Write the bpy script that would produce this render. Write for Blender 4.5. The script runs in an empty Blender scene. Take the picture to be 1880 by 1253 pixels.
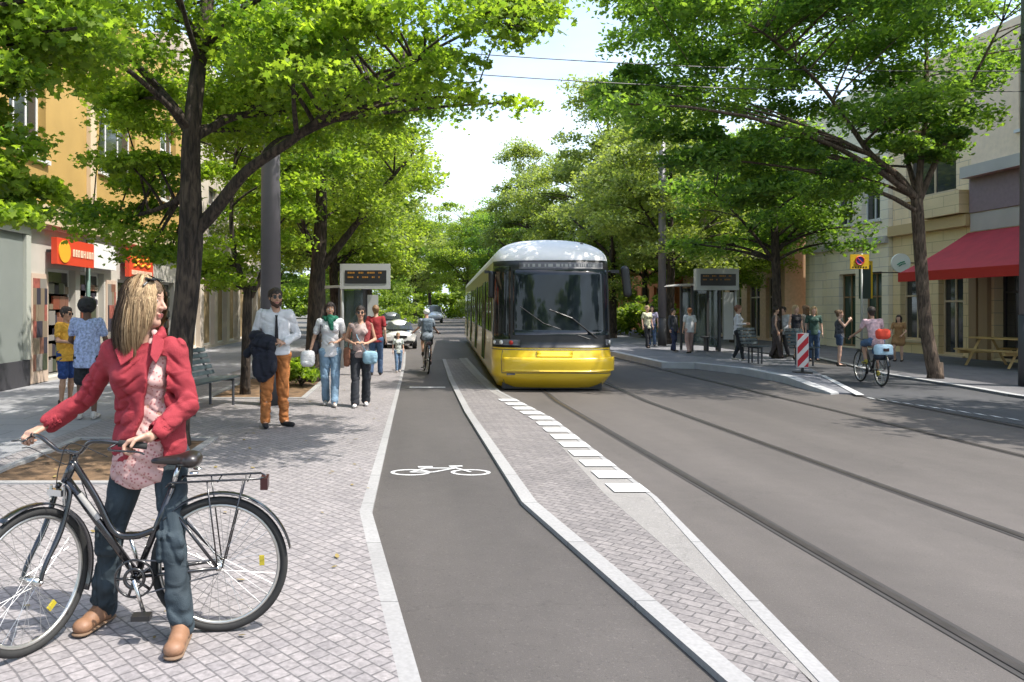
EXPO = 1.5
SUNV = (0.46, -0.20, 0.86)
import bpy, bmesh, math, random
import numpy as np
from mathutils import Vector, Matrix, Euler
R = math.radians
scene = bpy.context.scene
COL = scene.collection
F = 1400.0; CX = 745.0; CY = 565.0; EYE = 1.6
def at(px, py, D):                      # photo pixel at distance D -> point
    return Vector(((px-CX)*D/F, D, EYE+(CY-py)*D/F))
def gr(px, py, z=0.0):                  # photo pixel of a ground point
    D = (EYE-z)*F/(py-CY)
    return Vector(((px-CX)*D/F, D, z))
# ---------------------------------------------------------------- materials
def new_mat(name):
    m = bpy.data.materials.new(name); m.use_nodes = True
    nt = m.node_tree; b = nt.nodes['Principled BSDF']
    return m, nt, b
def wrinkle(m, sc=16, strength=.7, dist=.012):
    nt = m.node_tree; b = nt.nodes['Principled BSDF']; tc = nt.nodes.new('ShaderNodeTexCoord'); n = nt.nodes.new('ShaderNodeTexNoise'); n.noise_type = 'RIDGED_MULTIFRACTAL'
    n.inputs['Scale'].default_value = sc; n.inputs['Detail'].default_value = 3; n.inputs['Distortion'].default_value = .8
    mp = nt.nodes.new('ShaderNodeMapping'); mp.inputs['Scale'].default_value = (.8, .8, 1.3); mp.inputs['Rotation'].default_value = (.5, .4, 0)
    nt.links.new(tc.outputs['Object'], mp.inputs[0]); nt.links.new(mp.outputs[0], n.inputs[0]); bp = nt.nodes.new('ShaderNodeBump'); bp.inputs['Strength'].default_value = strength; bp.inputs['Distance'].default_value = dist
    nt.links.new(n.outputs['Fac'], bp.inputs['Height'])
    if b.inputs['Normal'].is_linked: nt.links.new(b.inputs['Normal'].links[0].from_socket, bp.inputs['Normal'])
    nt.links.new(bp.outputs[0], b.inputs['Normal']); return m
def mat(name, col, rough=0.7, metal=0.0, var=0.0, scale=8.0, bump=0.0, bscale=60.0, coat=0.0, spec=0.5, detail=4.0):
    m, nt, b = new_mat(name)
    c = (*col, 1) if len(col) == 3 else col
    b.inputs['Base Color'].default_value = c
    b.inputs['Roughness'].default_value = rough
    b.inputs['Metallic'].default_value = metal
    b.inputs['Coat Weight'].default_value = coat
    b.inputs['Specular IOR Level'].default_value = spec
    tc = nt.nodes.new('ShaderNodeTexCoord')
    if var > 0:
        n = nt.nodes.new('ShaderNodeTexNoise'); n.inputs['Scale'].default_value = scale; n.inputs['Detail'].default_value = detail
        nt.links.new(tc.outputs['Object'], n.inputs['Vector'])
        r = nt.nodes.new('ShaderNodeValToRGB')
        r.color_ramp.elements[0].position = .3; r.color_ramp.elements[1].position = .7
        r.color_ramp.elements[0].color = (*[max(0, x*(1-var)) for x in c[:3]], 1)
        r.color_ramp.elements[1].color = (*[min(1, x*(1+var)) for x in c[:3]], 1)
        nt.links.new(n.outputs['Fac'], r.inputs['Fac']); nt.links.new(r.outputs['Color'], b.inputs['Base Color'])
    if bump > 0:
        n2 = nt.nodes.new('ShaderNodeTexNoise'); n2.inputs['Scale'].default_value = bscale; n2.inputs['Detail'].default_value = 5
        nt.links.new(tc.outputs['Object'], n2.inputs['Vector'])
        bp = nt.nodes.new('ShaderNodeBump'); bp.inputs['Strength'].default_value = bump; bp.inputs['Distance'].default_value = 0.01
        nt.links.new(n2.outputs['Fac'], bp.inputs['Height']); nt.links.new(bp.outputs['Normal'], b.inputs['Normal'])
    return m
def srgb(r, g, b):
    f = lambda v: (v/255/12.92) if v/255 <= .04045 else ((v/255+.055)/1.055)**2.4
    return (f(r), f(g), f(b))
def leaf_mat(name, dark, light, trans):
    m, nt, b = new_mat(name)
    for n in list(nt.nodes): nt.nodes.remove(n)
    out = nt.nodes.new('ShaderNodeOutputMaterial')
    at_ = nt.nodes.new('ShaderNodeAttribute'); at_.attribute_name = 'rnd'
    rp = nt.nodes.new('ShaderNodeValToRGB')
    rp.color_ramp.elements[0].color = (*dark, 1); rp.color_ramp.elements[1].color = (*light, 1)
    nt.links.new(at_.outputs['Fac'], rp.inputs['Fac'])
    d = nt.nodes.new('ShaderNodeBsdfPrincipled'); d.inputs['Roughness'].default_value = .5; d.inputs['Specular IOR Level'].default_value = .35
    t = nt.nodes.new('ShaderNodeBsdfTranslucent')
    mx = nt.nodes.new('ShaderNodeMixShader'); mx.inputs[0].default_value = trans
    hs = nt.nodes.new('ShaderNodeMix'); hs.data_type = 'RGBA'; hs.blend_type = 'MULTIPLY'; hs.inputs[0].default_value = 1
    hs.inputs[7].default_value = (2.15, 2.15, .75, 1)
    nt.links.new(rp.outputs['Color'], d.inputs['Base Color']); nt.links.new(rp.outputs['Color'], hs.inputs[6])
    nt.links.new(hs.outputs[2], t.inputs['Color'])
    nt.links.new(d.outputs[0], mx.inputs[1]); nt.links.new(t.outputs[0], mx.inputs[2]); nt.links.new(mx.outputs[0], out.inputs[0])
    return m
def paving_mat(name, c1, c2, mortar, size=.14, rot=45, wid=1.0, msize=.008, noise=.35, bump=.6, loc=0):
    m, nt, b = new_mat(name)
    tc = nt.nodes.new('ShaderNodeTexCoord'); mp = nt.nodes.new('ShaderNodeMapping')
    mp.inputs['Rotation'].default_value = (0, 0, R(rot)); mp.inputs['Location'].default_value = (loc*.013, loc, 0)
    nz = nt.nodes.new('ShaderNodeTexNoise'); nz.inputs['Scale'].default_value = 3.5; nz.inputs['Detail'].default_value = 3
    mixv = nt.nodes.new('ShaderNodeMix'); mixv.data_type = 'VECTOR'; mixv.inputs[0].default_value = .022
    nt.links.new(tc.outputs['Object'], nz.inputs['Vector'])
    nt.links.new(tc.outputs['Object'], mixv.inputs[4]); nt.links.new(nz.outputs['Color'], mixv.inputs[5])
    nt.links.new(mixv.outputs[1], mp.inputs['Vector'])
    br = nt.nodes.new('ShaderNodeTexBrick')
    br.inputs['Color1'].default_value = (*c1, 1); br.inputs['Color2'].default_value = (*c2, 1); br.inputs['Mortar'].default_value = (*mortar, 1)
    br.inputs['Scale'].default_value = 1; br.inputs['Brick Width'].default_value = size*wid; br.inputs['Row Height'].default_value = size
    br.inputs['Mortar Size'].default_value = msize; br.inputs['Mortar Smooth'].default_value = .6; br.inputs['Bias'].default_value = 0
    nt.links.new(mp.outputs[0], br.inputs['Vector'])
    n2 = nt.nodes.new('ShaderNodeTexNoise'); n2.inputs['Scale'].default_value = 45; n2.inputs['Detail'].default_value = 6
    n3 = nt.nodes.new('ShaderNodeTexNoise'); n3.inputs['Scale'].default_value = .9; n3.inputs['Detail'].default_value = 5
    for n in (n2, n3): nt.links.new(tc.outputs['Object'], n.inputs['Vector'])
    def mul(a, nf, amt):
        mr = nt.nodes.new('ShaderNodeMapRange'); mr.inputs[1].default_value = .25; mr.inputs[2].default_value = .75
        mr.inputs[3].default_value = 1-amt; mr.inputs[4].default_value = 1+amt*.6
        nt.links.new(nf, mr.inputs[0])
        mx = nt.nodes.new('ShaderNodeMix'); mx.data_type = 'RGBA'; mx.blend_type = 'MULTIPLY'; mx.inputs[0].default_value = 1
        nt.links.new(a, mx.inputs[6]); nt.links.new(mr.outputs[0], mx.inputs[7]); return mx.outputs[2]
    o = mul(br.outputs['Color'], n2.outputs['Fac'], noise); o = mul(o, n3.outputs['Fac'], .14)
    nt.links.new(o, b.inputs['Base Color']); b.inputs['Roughness'].default_value = .85
    bp = nt.nodes.new('ShaderNodeBump'); bp.inputs['Strength'].default_value = bump; bp.inputs['Distance'].default_value = .006; bp.invert = True
    nt.links.new(br.outputs['Fac'], bp.inputs['Height']); nt.links.new(bp.outputs[0], b.inputs['Normal'])
    return m
def asphalt_mat(name, col, streak=.12):
    m, nt, b = new_mat(name)
    tc = nt.nodes.new('ShaderNodeTexCoord')
    def nz(sc, det, mp=None):
        n = nt.nodes.new('ShaderNodeTexNoise'); n.inputs['Scale'].default_value = sc; n.inputs['Detail'].default_value = det
        if mp:
            q = nt.nodes.new('ShaderNodeMapping'); q.inputs['Scale'].default_value = mp
            nt.links.new(tc.outputs['Object'], q.inputs[0]); nt.links.new(q.outputs[0], n.inputs[0])
        else: nt.links.new(tc.outputs['Object'], n.inputs[0])
        return n
    a = nz(180, 3); s = nz(.8, 6, (1.2, .35, 1)); g = nz(5, 5)
    cur = None
    for n, amt in ((a, .22), (s, streak), (g, .07)):
        mr = nt.nodes.new('ShaderNodeMapRange'); mr.inputs[1].default_value = .25; mr.inputs[2].default_value = .75
        mr.inputs[3].default_value = 1-amt; mr.inputs[4].default_value = 1+amt; nt.links.new(n.outputs['Fac'], mr.inputs[0])
        mx = nt.nodes.new('ShaderNodeMix'); mx.data_type = 'RGBA'; mx.blend_type = 'MULTIPLY'; mx.inputs[0].default_value = 1
        if cur is None: mx.inputs[6].default_value = (*col, 1)
        else: nt.links.new(cur, mx.inputs[6])
        nt.links.new(mr.outputs[0], mx.inputs[7]); cur = mx.outputs[2]
    # tyre-worn bands along the street, darker repair patches, thin cracks
    def cmul(fac_out, lo, hi, v0, v1):
        global_cur = cur
        mr = nt.nodes.new('ShaderNodeMapRange'); mr.inputs[1].default_value = lo; mr.inputs[2].default_value = hi; mr.inputs[3].default_value = v0; mr.inputs[4].default_value = v1
        nt.links.new(fac_out, mr.inputs[0]); mx = nt.nodes.new('ShaderNodeMix'); mx.data_type = 'RGBA'; mx.blend_type = 'MULTIPLY'; mx.inputs[0].default_value = 1
        nt.links.new(global_cur, mx.inputs[6]); nt.links.new(mr.outputs[0], mx.inputs[7]); return mx.outputs[2]
    bd = nz(1.6, 3, (1.0, .04, 1)); cur = cmul(bd.outputs['Fac'], .35, .65, .90, 1.08)
    pb = nz(.5, 8, (1, .6, 1)); cur = cmul(pb.outputs['Fac'], .44, .56, .93, 1.04)
    vo = nt.nodes.new('ShaderNodeTexVoronoi'); vo.feature = 'DISTANCE_TO_EDGE'; vo.inputs['Scale'].default_value = .55
    wq = nt.nodes.new('ShaderNodeMix'); wq.data_type = 'VECTOR'; wq.inputs[0].default_value = .25; nt.links.new(tc.outputs['Object'], wq.inputs[4]); nt.links.new(g.outputs['Color'], wq.inputs[5]); nt.links.new(wq.outputs[1], vo.inputs[0])
    cur = cmul(vo.outputs['Distance'], .0, .005, .84, 1.0)
    sp = nz(70, 2); cur = cmul(sp.outputs['Fac'], .60, .70, 1.0, 1.35)
    sp2 = nz(55, 2); cur = cmul(sp2.outputs['Fac'], .28, .38, .72, 1.0)
    nt.links.new(cur, b.inputs['Base Color']); b.inputs['Roughness'].default_value = .78
    bp = nt.nodes.new('ShaderNodeBump'); bp.inputs['Strength'].default_value = .35; bp.inputs['Distance'].default_value = .004
    nt.links.new(a.outputs['Fac'], bp.inputs['Height']); nt.links.new(bp.outputs[0], b.inputs['Normal'])
    return m
# ---------------------------------------------------------------- mesh helpers
def tag(o, label=None, cat=None, group=None, kind=None):
    if label: o['label'] = label
    if cat: o['category'] = cat
    if group: o['group'] = group
    if kind: o['kind'] = kind
    return o
def empty(name, loc=(0, 0, 0), rz=0, label=None, cat=None, group=None):
    o = bpy.data.objects.new(name, None); COL.objects.link(o); o.empty_display_size = .2
    o.location = loc; o.rotation_euler = (0, 0, rz); return tag(o, label, cat, group)
def mesh_obj(name, verts, faces, m, parent=None, smooth=False, mats=None, fm=None):
    me = bpy.data.meshes.new(name)
    me.from_pydata([tuple(v) for v in verts], [], [tuple(int(i) for i in f) for f in faces])
    for mm in (mats or [m]): me.materials.append(mm)
    if fm is not None: me.polygons.foreach_set('material_index', np.asarray(fm, dtype=np.int32))
    if smooth: me.polygons.foreach_set('use_smooth', np.ones(len(me.polygons), dtype=bool))
    me.update()
    o = bpy.data.objects.new(name, me); COL.objects.link(o)
    if parent is not None: o.parent = parent
    return o
class MB:
    def __init__(s): s.v = []; s.f = []; s.m = []; s.mi = 0
    def face(s, pts):
        i = len(s.v); s.v += [Vector(p) for p in pts]; s.f.append(list(range(i, i+len(pts)))); s.m.append(s.mi)
    def box(s, c, size, rz=0, M=None):
        hx, hy, hz = size[0]/2, size[1]/2, size[2]/2; c = Vector(c)
        P = [Vector((x, y, z)) for x in (-hx, hx) for y in (-hy, hy) for z in (-hz, hz)]
        if rz: 
            q = Matrix.Rotation(rz, 3, 'Z'); P = [q @ p for p in P]
        if M is not None: P = [M @ p for p in P]
        i = len(s.v); s.v += [p+c for p in P]
        for f in ((0, 1, 3, 2), (4, 6, 7, 5), (0, 4, 5, 1), (2, 3, 7, 6), (0, 2, 6, 4), (1, 5, 7, 3)):
            s.f.append([i+k for k in f]); s.m.append(s.mi)
        return s
    def b2(s, lo, hi):
        lo = Vector(lo); hi = Vector(hi); return s.box((lo+hi)/2, hi-lo)
    def tube(s, pts, r, n=10, cap=True, closed=False):
        pts = [Vector(p) for p in pts]; k = len(pts)
        rs = r if isinstance(r, (list, tuple)) else [r]*k
        i0 = len(s.v); up = None
        for a, p in enumerate(pts):
            if closed: t = pts[(a+1) % k]-pts[a-1]
            else: t = (pts[min(a+1, k-1)]-pts[max(a-1, 0)])
            t.normalize()
            if up is None:
                up = Vector((0, 0, 1)) if abs(t.z) < .9 else Vector((1, 0, 0))
            x = t.cross(up); 
            if x.length < 1e-6: x = t.cross(Vector((1, .3, 0)))
            x.normalize(); up = x.cross(t).normalized()
            for j in range(n):
                an = 2*math.pi*j/n; s.v.append(p+(x*math.cos(an)+up*math.sin(an))*rs[a])
        for a in range(k if closed else k-1):
            b = (a+1) % k
            for j in range(n):
                q = (j+1) % n
                s.f.append([i0+a*n+j, i0+a*n+q, i0+b*n+q, i0+b*n+j]); s.m.append(s.mi)
        if cap and not closed:
            s.f.append([i0+j for j in range(n)][::-1]); s.m.append(s.mi)
            s.f.append([i0+(k-1)*n+j for j in range(n)]); s.m.append(s.mi)
        return s
    def prism(s, poly, z0, z1):            # poly: [(x,y)] ccw; z1 may be list
        n = len(poly); i = len(s.v)
        zt = z1 if isinstance(z1, (list, tuple)) else [z1]*n
        s.v += [Vector((p[0], p[1], z0)) for p in poly]+[Vector((p[0], p[1], zt[k])) for k, p in enumerate(poly)]
        s.f.append([i+n+k for k in range(n)]); s.m.append(s.mi)
        s.f.append([i+k for k in range(n)][::-1]); s.m.append(s.mi)
        for k in range(n):
            q = (k+1) % n; s.f.append([i+k, i+q, i+n+q, i+n+k]); s.m.append(s.mi)
        return s
    def disc(s, c, nrm, r, n=20, t=.01, ry=None):
        nrm = Vector(nrm).normalized(); a = nrm.orthogonal().normalized()
        if abs(nrm.z) < .9: a = Vector((0, 0, 1)).cross(nrm).normalized()
        b = nrm.cross(a); c = Vector(c); ry = ry or r
        i = len(s.v)
        for z in (0, t):
            for j in range(n):
                an = 2*math.pi*j/n; s.v.append(c+nrm*z+a*math.cos(an)*r+b*math.sin(an)*ry)
        s.f.append([i+j for j in range(n)][::-1]); s.f.append([i+n+j for j in range(n)]); s.m += [s.mi]*2
        for j in range(n):
            q = (j+1) % n; s.f.append([i+j, i+q, i+n+q, i+n+j]); s.m.append(s.mi)
        return s
    def ring(s, c, ax, Rr, r, n=40, m=8, u=None):
        ax = Vector(ax).normalized(); a = (u or ax.orthogonal()).normalized(); b = ax.cross(a); c = Vector(c)
        s.tube([c+(a*math.cos(2*math.pi*k/n)+b*math.sin(2*math.pi*k/n))*Rr for k in range(n)], r, m, closed=True); return s
    def build(s, name, m, parent=None, smooth=False, mats=None):
        return mesh_obj(name, s.v, s.f, m, parent, smooth, mats, s.m if mats else None)
def bez(p0, p1, p2, n=8):
    p0, p1, p2 = map(Vector, (p0, p1, p2))
    return [p0*(1-t)**2+p1*2*t*(1-t)+p2*t*t for t in [k/n for k in range(n+1)]]
def crom(P, n=6):
    P = [Vector(p) for p in P]; Q = [2*P[0]-P[1]]+P+[2*P[-1]-P[-2]]; out = []
    for i in range(1, len(Q)-2):
        for k in range(n):
            t = k/n; a, b, c, d = Q[i-1:i+3]
            out.append(.5*((2*b)+(c-a)*t+(2*a-5*b+4*c-d)*t*t+(3*b-a-3*c+d)*t**3))
    out.append(P[-1]); return out
def bark_mat(name, c0, c1):
    m, nt, b = new_mat(name); tc = nt.nodes.new('ShaderNodeTexCoord'); mp = nt.nodes.new('ShaderNodeMapping'); mp.inputs['Scale'].default_value = (1, 1, .22)
    nt.links.new(tc.outputs['Object'], mp.inputs[0]); n = nt.nodes.new('ShaderNodeTexNoise'); n.inputs['Scale'].default_value = 26; n.inputs['Detail'].default_value = 7; n.inputs['Distortion'].default_value = .6
    n2 = nt.nodes.new('ShaderNodeTexNoise'); n2.inputs['Scale'].default_value = 3; n2.inputs['Detail'].default_value = 4
    nt.links.new(mp.outputs[0], n.inputs[0]); nt.links.new(tc.outputs['Object'], n2.inputs[0])
    r = nt.nodes.new('ShaderNodeValToRGB'); r.color_ramp.elements[0].position = .38; r.color_ramp.elements[1].position = .62; r.color_ramp.elements[0].color = (*c0, 1); r.color_ramp.elements[1].color = (*c1, 1)
    nt.links.new(n.outputs['Fac'], r.inputs[0]); mx = nt.nodes.new('ShaderNodeMix'); mx.data_type = 'RGBA'; mx.blend_type = 'MULTIPLY'; mx.inputs[0].default_value = 1
    mr = nt.nodes.new('ShaderNodeMapRange'); mr.inputs[1].default_value = .35; mr.inputs[2].default_value = .65; mr.inputs[3].default_value = .7; mr.inputs[4].default_value = 1.25; nt.links.new(n2.outputs['Fac'], mr.inputs[0])
    nt.links.new(r.outputs[0], mx.inputs[6]); nt.links.new(mr.outputs[0], mx.inputs[7]); nt.links.new(mx.outputs[2], b.inputs['Base Color']); b.inputs['Roughness'].default_value = .95
    bp = nt.nodes.new('ShaderNodeBump'); bp.inputs['Strength'].default_value = 1; bp.inputs['Distance'].default_value = .035; nt.links.new(n.outputs['Fac'], bp.inputs['Height']); nt.links.new(bp.outputs[0], b.inputs['Normal'])
    return m
def structure(o): o['kind'] = 'structure'; return o
# ---------------------------------------------------------------- signed distance bodies -> one continuous mesh
class SDF:
    def __init__(s): s.p = []
    def cap(s, a, b, r1, r2=None, sc=(1, 1, 1), yaw=0, k=None, neg=False):
        s.p.append((np.array(a, float), np.array(b, float), r1, r1 if r2 is None else r2, np.array(sc, float), yaw, k, neg)); return s
    def ball(s, c, r, sc=(1, 1, 1), yaw=0, k=None, neg=False): return s.cap(c, c, r, r, sc, yaw, k, neg)
    def mesh(s, name, m, parent=None, vox=.01, k=.02, wr=0, wf=25, seed=0, mats=None, paint=None, cut=None, smooth=1):
        pad = 3*vox+k
        lo = np.full(3, 1e9); hi = -lo
        for a, b, r1, r2, sc, yaw, kk, neg in s.p:
            if neg: continue
            rr = max(r1, r2)*max(sc)+pad
            lo = np.minimum(lo, np.minimum(a, b)-rr); hi = np.maximum(hi, np.maximum(a, b)+rr)
        n = np.ceil((hi-lo)/vox).astype(int)+1
        fld = np.full(n, .5, dtype=np.float32)
        ax = [lo[i]+vox*np.arange(n[i]) for i in range(3)]
        for a, b, r1, r2, sc, yaw, kk, neg in s.p:
            kq = k if kk is None else kk
            rr = max(r1, r2)*max(sc)+2*vox+kq*1.2
            i0 = np.clip(np.floor((np.minimum(a, b)-rr-lo)/vox).astype(int), 0, n); i1 = np.clip(np.ceil((np.maximum(a, b)+rr-lo)/vox).astype(int)+1, 0, n)
            if np.any(i1 <= i0): continue
            X = ax[0][i0[0]:i1[0]][:, None, None]-a[0]; Y = ax[1][i0[1]:i1[1]][None, :, None]-a[1]; Z = ax[2][i0[2]:i1[2]][None, None, :]-a[2]
            d = b-a; cy, sy = math.cos(yaw), math.sin(yaw)
            X2 = (X*cy+Y*sy)/sc[0]; Y2 = (-X*sy+Y*cy)/sc[1]; Z2 = Z/sc[2]
            dx, dy, dz = (d[0]*cy+d[1]*sy)/sc[0], (-d[0]*sy+d[1]*cy)/sc[1], d[2]/sc[2]
            L = dx*dx+dy*dy+dz*dz
            t = np.clip((X2*dx+Y2*dy+Z2*dz)/L, 0, 1) if L > 1e-9 else 0.0
            q = np.sqrt((X2-t*dx)**2+(Y2-t*dy)**2+(Z2-t*dz)**2)-(r1+(r2-r1)*t)
            q = (q*min(sc)).astype(np.float32) if min(sc) < 1 else q.astype(np.float32)
            sub = fld[i0[0]:i1[0], i0[1]:i1[1], i0[2]:i1[2]]
            if neg:
                h = np.clip(.5-.5*(sub+q)/kq, 0, 1) if kq > 0 else (sub < -q)
                sub[...] = sub*(1-h)+(-q)*h+kq*h*(1-h)
            else:
                h = np.clip(.5+.5*(sub-q)/kq, 0, 1)
                sub[...] = sub*(1-h)+q*h-kq*h*(1-h)
        if wr > 0:
            rg = np.random.RandomState(seed+1)
            w = np.zeros(n, dtype=np.float32)
            for _ in range(5):
                v = rg.normal(size=3); v /= np.linalg.norm(v); fq = wf*rg.uniform(.6, 1.5); v *= fq
                u = rg.normal(size=3); u /= np.linalg.norm(u); u *= fq*.35
                ph = ax[0][:, None, None]*v[0]+ax[1][None, :, None]*v[1]+ax[2][None, None, :]*v[2]
                p2 = ax[0][:, None, None]*u[0]+ax[1][None, :, None]*u[1]+ax[2][None, None, :]*u[2]
                w += (np.exp(-(np.sin(.8*ph+2.2*np.sin(p2+rg.uniform(6))+rg.uniform(6))/.42)**2)*np.clip(.5+np.sin(1.7*p2+rg.uniform(6)), 0, 1.5)).astype(np.float32)-.18
            fld += (w-.45)*wr
        if cut is not None: fld = cut(fld, ax)
        fld[0] = fld[-1] = .5; fld[:, 0] = fld[:, -1] = .5; fld[:, :, 0] = fld[:, :, -1] = .5
        ins = fld < 0
        # surface nets
        cn = n-1
        cnt = np.zeros(cn, np.int8)
        cor = [(i, j, l) for i in (0, 1) for j in (0, 1) for l in (0, 1)]
        for i, j, l in cor: cnt += ins[i:i+cn[0], j:j+cn[1], l:l+cn[2]]
        act = np.argwhere((cnt > 0) & (cnt < 8))
        if len(act) == 0: return None
        acc = np.zeros((len(act), 3)); num = np.zeros(len(act))
        vals = {c: fld[act[:, 0]+c[0], act[:, 1]+c[1], act[:, 2]+c[2]].astype(float) for c in cor}
        for c in cor:
            for axi in range(3):
                if c[axi] == 0:
                    c2 = list(c); c2[axi] = 1; c2 = tuple(c2)
                    v1, v2 = vals[c], vals[c2]; ms = (v1 < 0) != (v2 < 0)
                    t = np.where(ms, v1/np.where(ms, v1-v2, 1), 0)
                    pt = np.tile(np.array(c, float), (len(act), 1)); pt[:, axi] += t
                    acc += pt*ms[:, None]; num += ms
        V = lo+vox*(act+acc/num[:, None])
        idx = np.full(cn, -1, np.int64); idx[act[:, 0], act[:, 1], act[:, 2]] = np.arange(len(act))
        Q = []
        for axi in range(3):
            s1 = [slice(None)]*3; s2 = [slice(None)]*3; s1[axi] = slice(0, -1); s2[axi] = slice(1, None)
            ia, ib = ins[tuple(s1)], ins[tuple(s2)]
            e = np.argwhere(ia != ib); o1, o2 = [(1, 2), (2, 0), (0, 1)][axi]
            ok = (e[:, o1] > 0) & (e[:, o2] > 0) & (e[:, o1] < cn[o1]) & (e[:, o2] < cn[o2]); e = e[ok]
            def cid(a, b):
                f = e.copy(); f[:, o1] -= a; f[:, o2] -= b; return idx[f[:, 0], f[:, 1], f[:, 2]]
            q = np.stack([cid(0, 0), cid(1, 0), cid(1, 1), cid(0, 1)], 1)
            fl = ~ia[e[:, 0], e[:, 1], e[:, 2]]
            q[fl] = q[fl][:, ::-1]; Q.append(q)
        Q = np.concatenate(Q); Q = Q[(Q >= 0).all(1)]
        for _ in range(smooth):
            S = np.zeros_like(V); C = np.zeros(len(V))
            for a in range(4):
                b = (a+1) % 4
                np.add.at(S, Q[:, a], V[Q[:, b]]); np.add.at(C, Q[:, a], 1); np.add.at(S, Q[:, b], V[Q[:, a]]); np.add.at(C, Q[:, b], 1)
            V = .5*V+.5*S/np.maximum(C, 1)[:, None]
        me = bpy.data.meshes.new(name)
        me.vertices.add(len(V)); me.vertices.foreach_set('co', V.astype(np.float32).ravel())
        me.loops.add(len(Q)*4); me.loops.foreach_set('vertex_index', Q.astype(np.int32).ravel())
        me.polygons.add(len(Q)); me.polygons.foreach_set('loop_start', np.arange(0, len(Q)*4, 4, dtype=np.int32))
        me.polygons.foreach_set('loop_total', np.full(len(Q), 4, dtype=np.int32))
        for mm in (mats or [m]): me.materials.append(mm)
        if paint:
            cen = V[Q].mean(1); mi = np.zeros(len(Q), np.int32)
            for fn, sl in paint: mi[fn(cen)] = sl
            me.polygons.foreach_set('material_index', mi)
        me.update(calc_edges=True); me.polygons.foreach_set('use_smooth', np.ones(len(Q), dtype=bool)); me.validate()
        o = bpy.data.objects.new(name, me); COL.objects.link(o)
        if parent is not None: o.parent = parent
        return o
def ngon_soup(name, V, n, m, rnd, parent=None):     # V: (count*n,3)
    c = len(V)//n
    me = bpy.data.meshes.new(name); me.vertices.add(len(V)); me.vertices.foreach_set('co', V.astype(np.float32).ravel())
    me.loops.add(len(V)); me.loops.foreach_set('vertex_index', np.arange(len(V), dtype=np.int32))
    me.polygons.add(c); me.polygons.foreach_set('loop_start', np.arange(0, len(V), n, dtype=np.int32)); me.polygons.foreach_set('loop_total', np.full(c, n, dtype=np.int32))
    a = me.attributes.new('rnd', 'FLOAT', 'FACE'); a.data.foreach_set('value', rnd.astype(np.float32))
    me.materials.append(m); me.update(calc_edges=True)
    o = bpy.data.objects.new(name, me); COL.objects.link(o)
    if parent is not None: o.parent = parent
    return o
# ================================================================ camera, light, sky
cam = bpy.data.cameras.new('camera'); co = bpy.data.objects.new('camera', cam); COL.objects.link(co)
co.location = (0, 0, EYE); co.rotation_euler = (R(90), 0, 0)
cam.sensor_width = 36; cam.lens = F/1880*36; cam.shift_x = (940-CX)/1880; cam.shift_y = -(626.5-CY)/1880
cam.clip_end = 2000; cam.clip_start = .05
scene.camera = co
scene.view_settings.view_transform = 'Standard'; scene.view_settings.look = 'None'; scene.view_settings.gamma = 1
scene.view_settings.exposure = EXPO
sd = Vector(SUNV).normalized()
sun = bpy.data.lights.new('sun', 'SUN'); sun.energy = 2.5; sun.angle = R(.55); sun.color = (1, .955, .88)
so = bpy.data.objects.new('sun', sun); COL.objects.link(so); so.rotation_euler = sd.to_track_quat('Z', 'Y').to_euler(); so.location = (20, 0, 40)
w = bpy.data.worlds.new('World'); scene.world = w; w.use_nodes = True
nt = w.node_tree; sky = nt.nodes.new('ShaderNodeTexSky'); sky.sky_type = 'NISHITA'; sky.sun_disc = False
sky.sun_elevation = math.asin(sd.z); sky.sun_rotation = math.atan2(sd.x, sd.y); sky.air_density = 1.0; sky.dust_density = 2.2; sky.ozone_density = 1.0
# thin high cloud: whitens the sky by direction
tcw = nt.nodes.new('ShaderNodeTexCoord'); mpw = nt.nodes.new('ShaderNodeMapping'); mpw.inputs['Scale'].default_value = (1.2, 1.2, 3.5); nw = nt.nodes.new('ShaderNodeTexNoise'); nw.inputs['Scale'].default_value = 2.2; nw.inputs['Detail'].default_value = 6
nt.links.new(tcw.outputs['Generated'], mpw.inputs[0]); nt.links.new(mpw.outputs[0], nw.inputs[0])
sxw = nt.nodes.new('ShaderNodeSeparateXYZ'); nt.links.new(tcw.outputs['Generated'], sxw.inputs[0])
mh = nt.nodes.new('ShaderNodeMapRange'); mh.inputs[1].default_value = 0.10; mh.inputs[2].default_value = .38; mh.inputs[3].default_value = 1.0; mh.inputs[4].default_value = .02; nt.links.new(sxw.outputs['Z'], mh.inputs[0])
mn = nt.nodes.new('ShaderNodeMapRange'); mn.inputs[1].default_value = .4; mn.inputs[2].default_value = .62; mn.inputs[3].default_value = -.12; mn.inputs[4].default_value = .30; nt.links.new(nw.outputs['Fac'], mn.inputs[0])
ad = nt.nodes.new('ShaderNodeMath'); ad.use_clamp = True; nt.links.new(mh.outputs[0], ad.inputs[0]); nt.links.new(mn.outputs[0], ad.inputs[1])
cm_ = nt.nodes.new('ShaderNodeMix'); cm_.data_type = 'RGBA'; cm_.inputs[7].default_value = (3.0, 3.5, 3.8, 1); nt.links.new(ad.outputs[0], cm_.inputs[0]); nt.links.new(sky.outputs[0], cm_.inputs[6])
nt.links.new(cm_.outputs[2], nt.nodes['Background'].inputs[0]); nt.nodes['Background'].inputs[1].default_value = .15
scene.cycles.max_bounces = 7; scene.cycles.transparent_max_bounces = 8; scene.cycles.transmission_bounces = 4; scene.cycles.diffuse_bounces = 4
scene.cycles.caustics_reflective = False; scene.cycles.caustics_refractive = False
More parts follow.
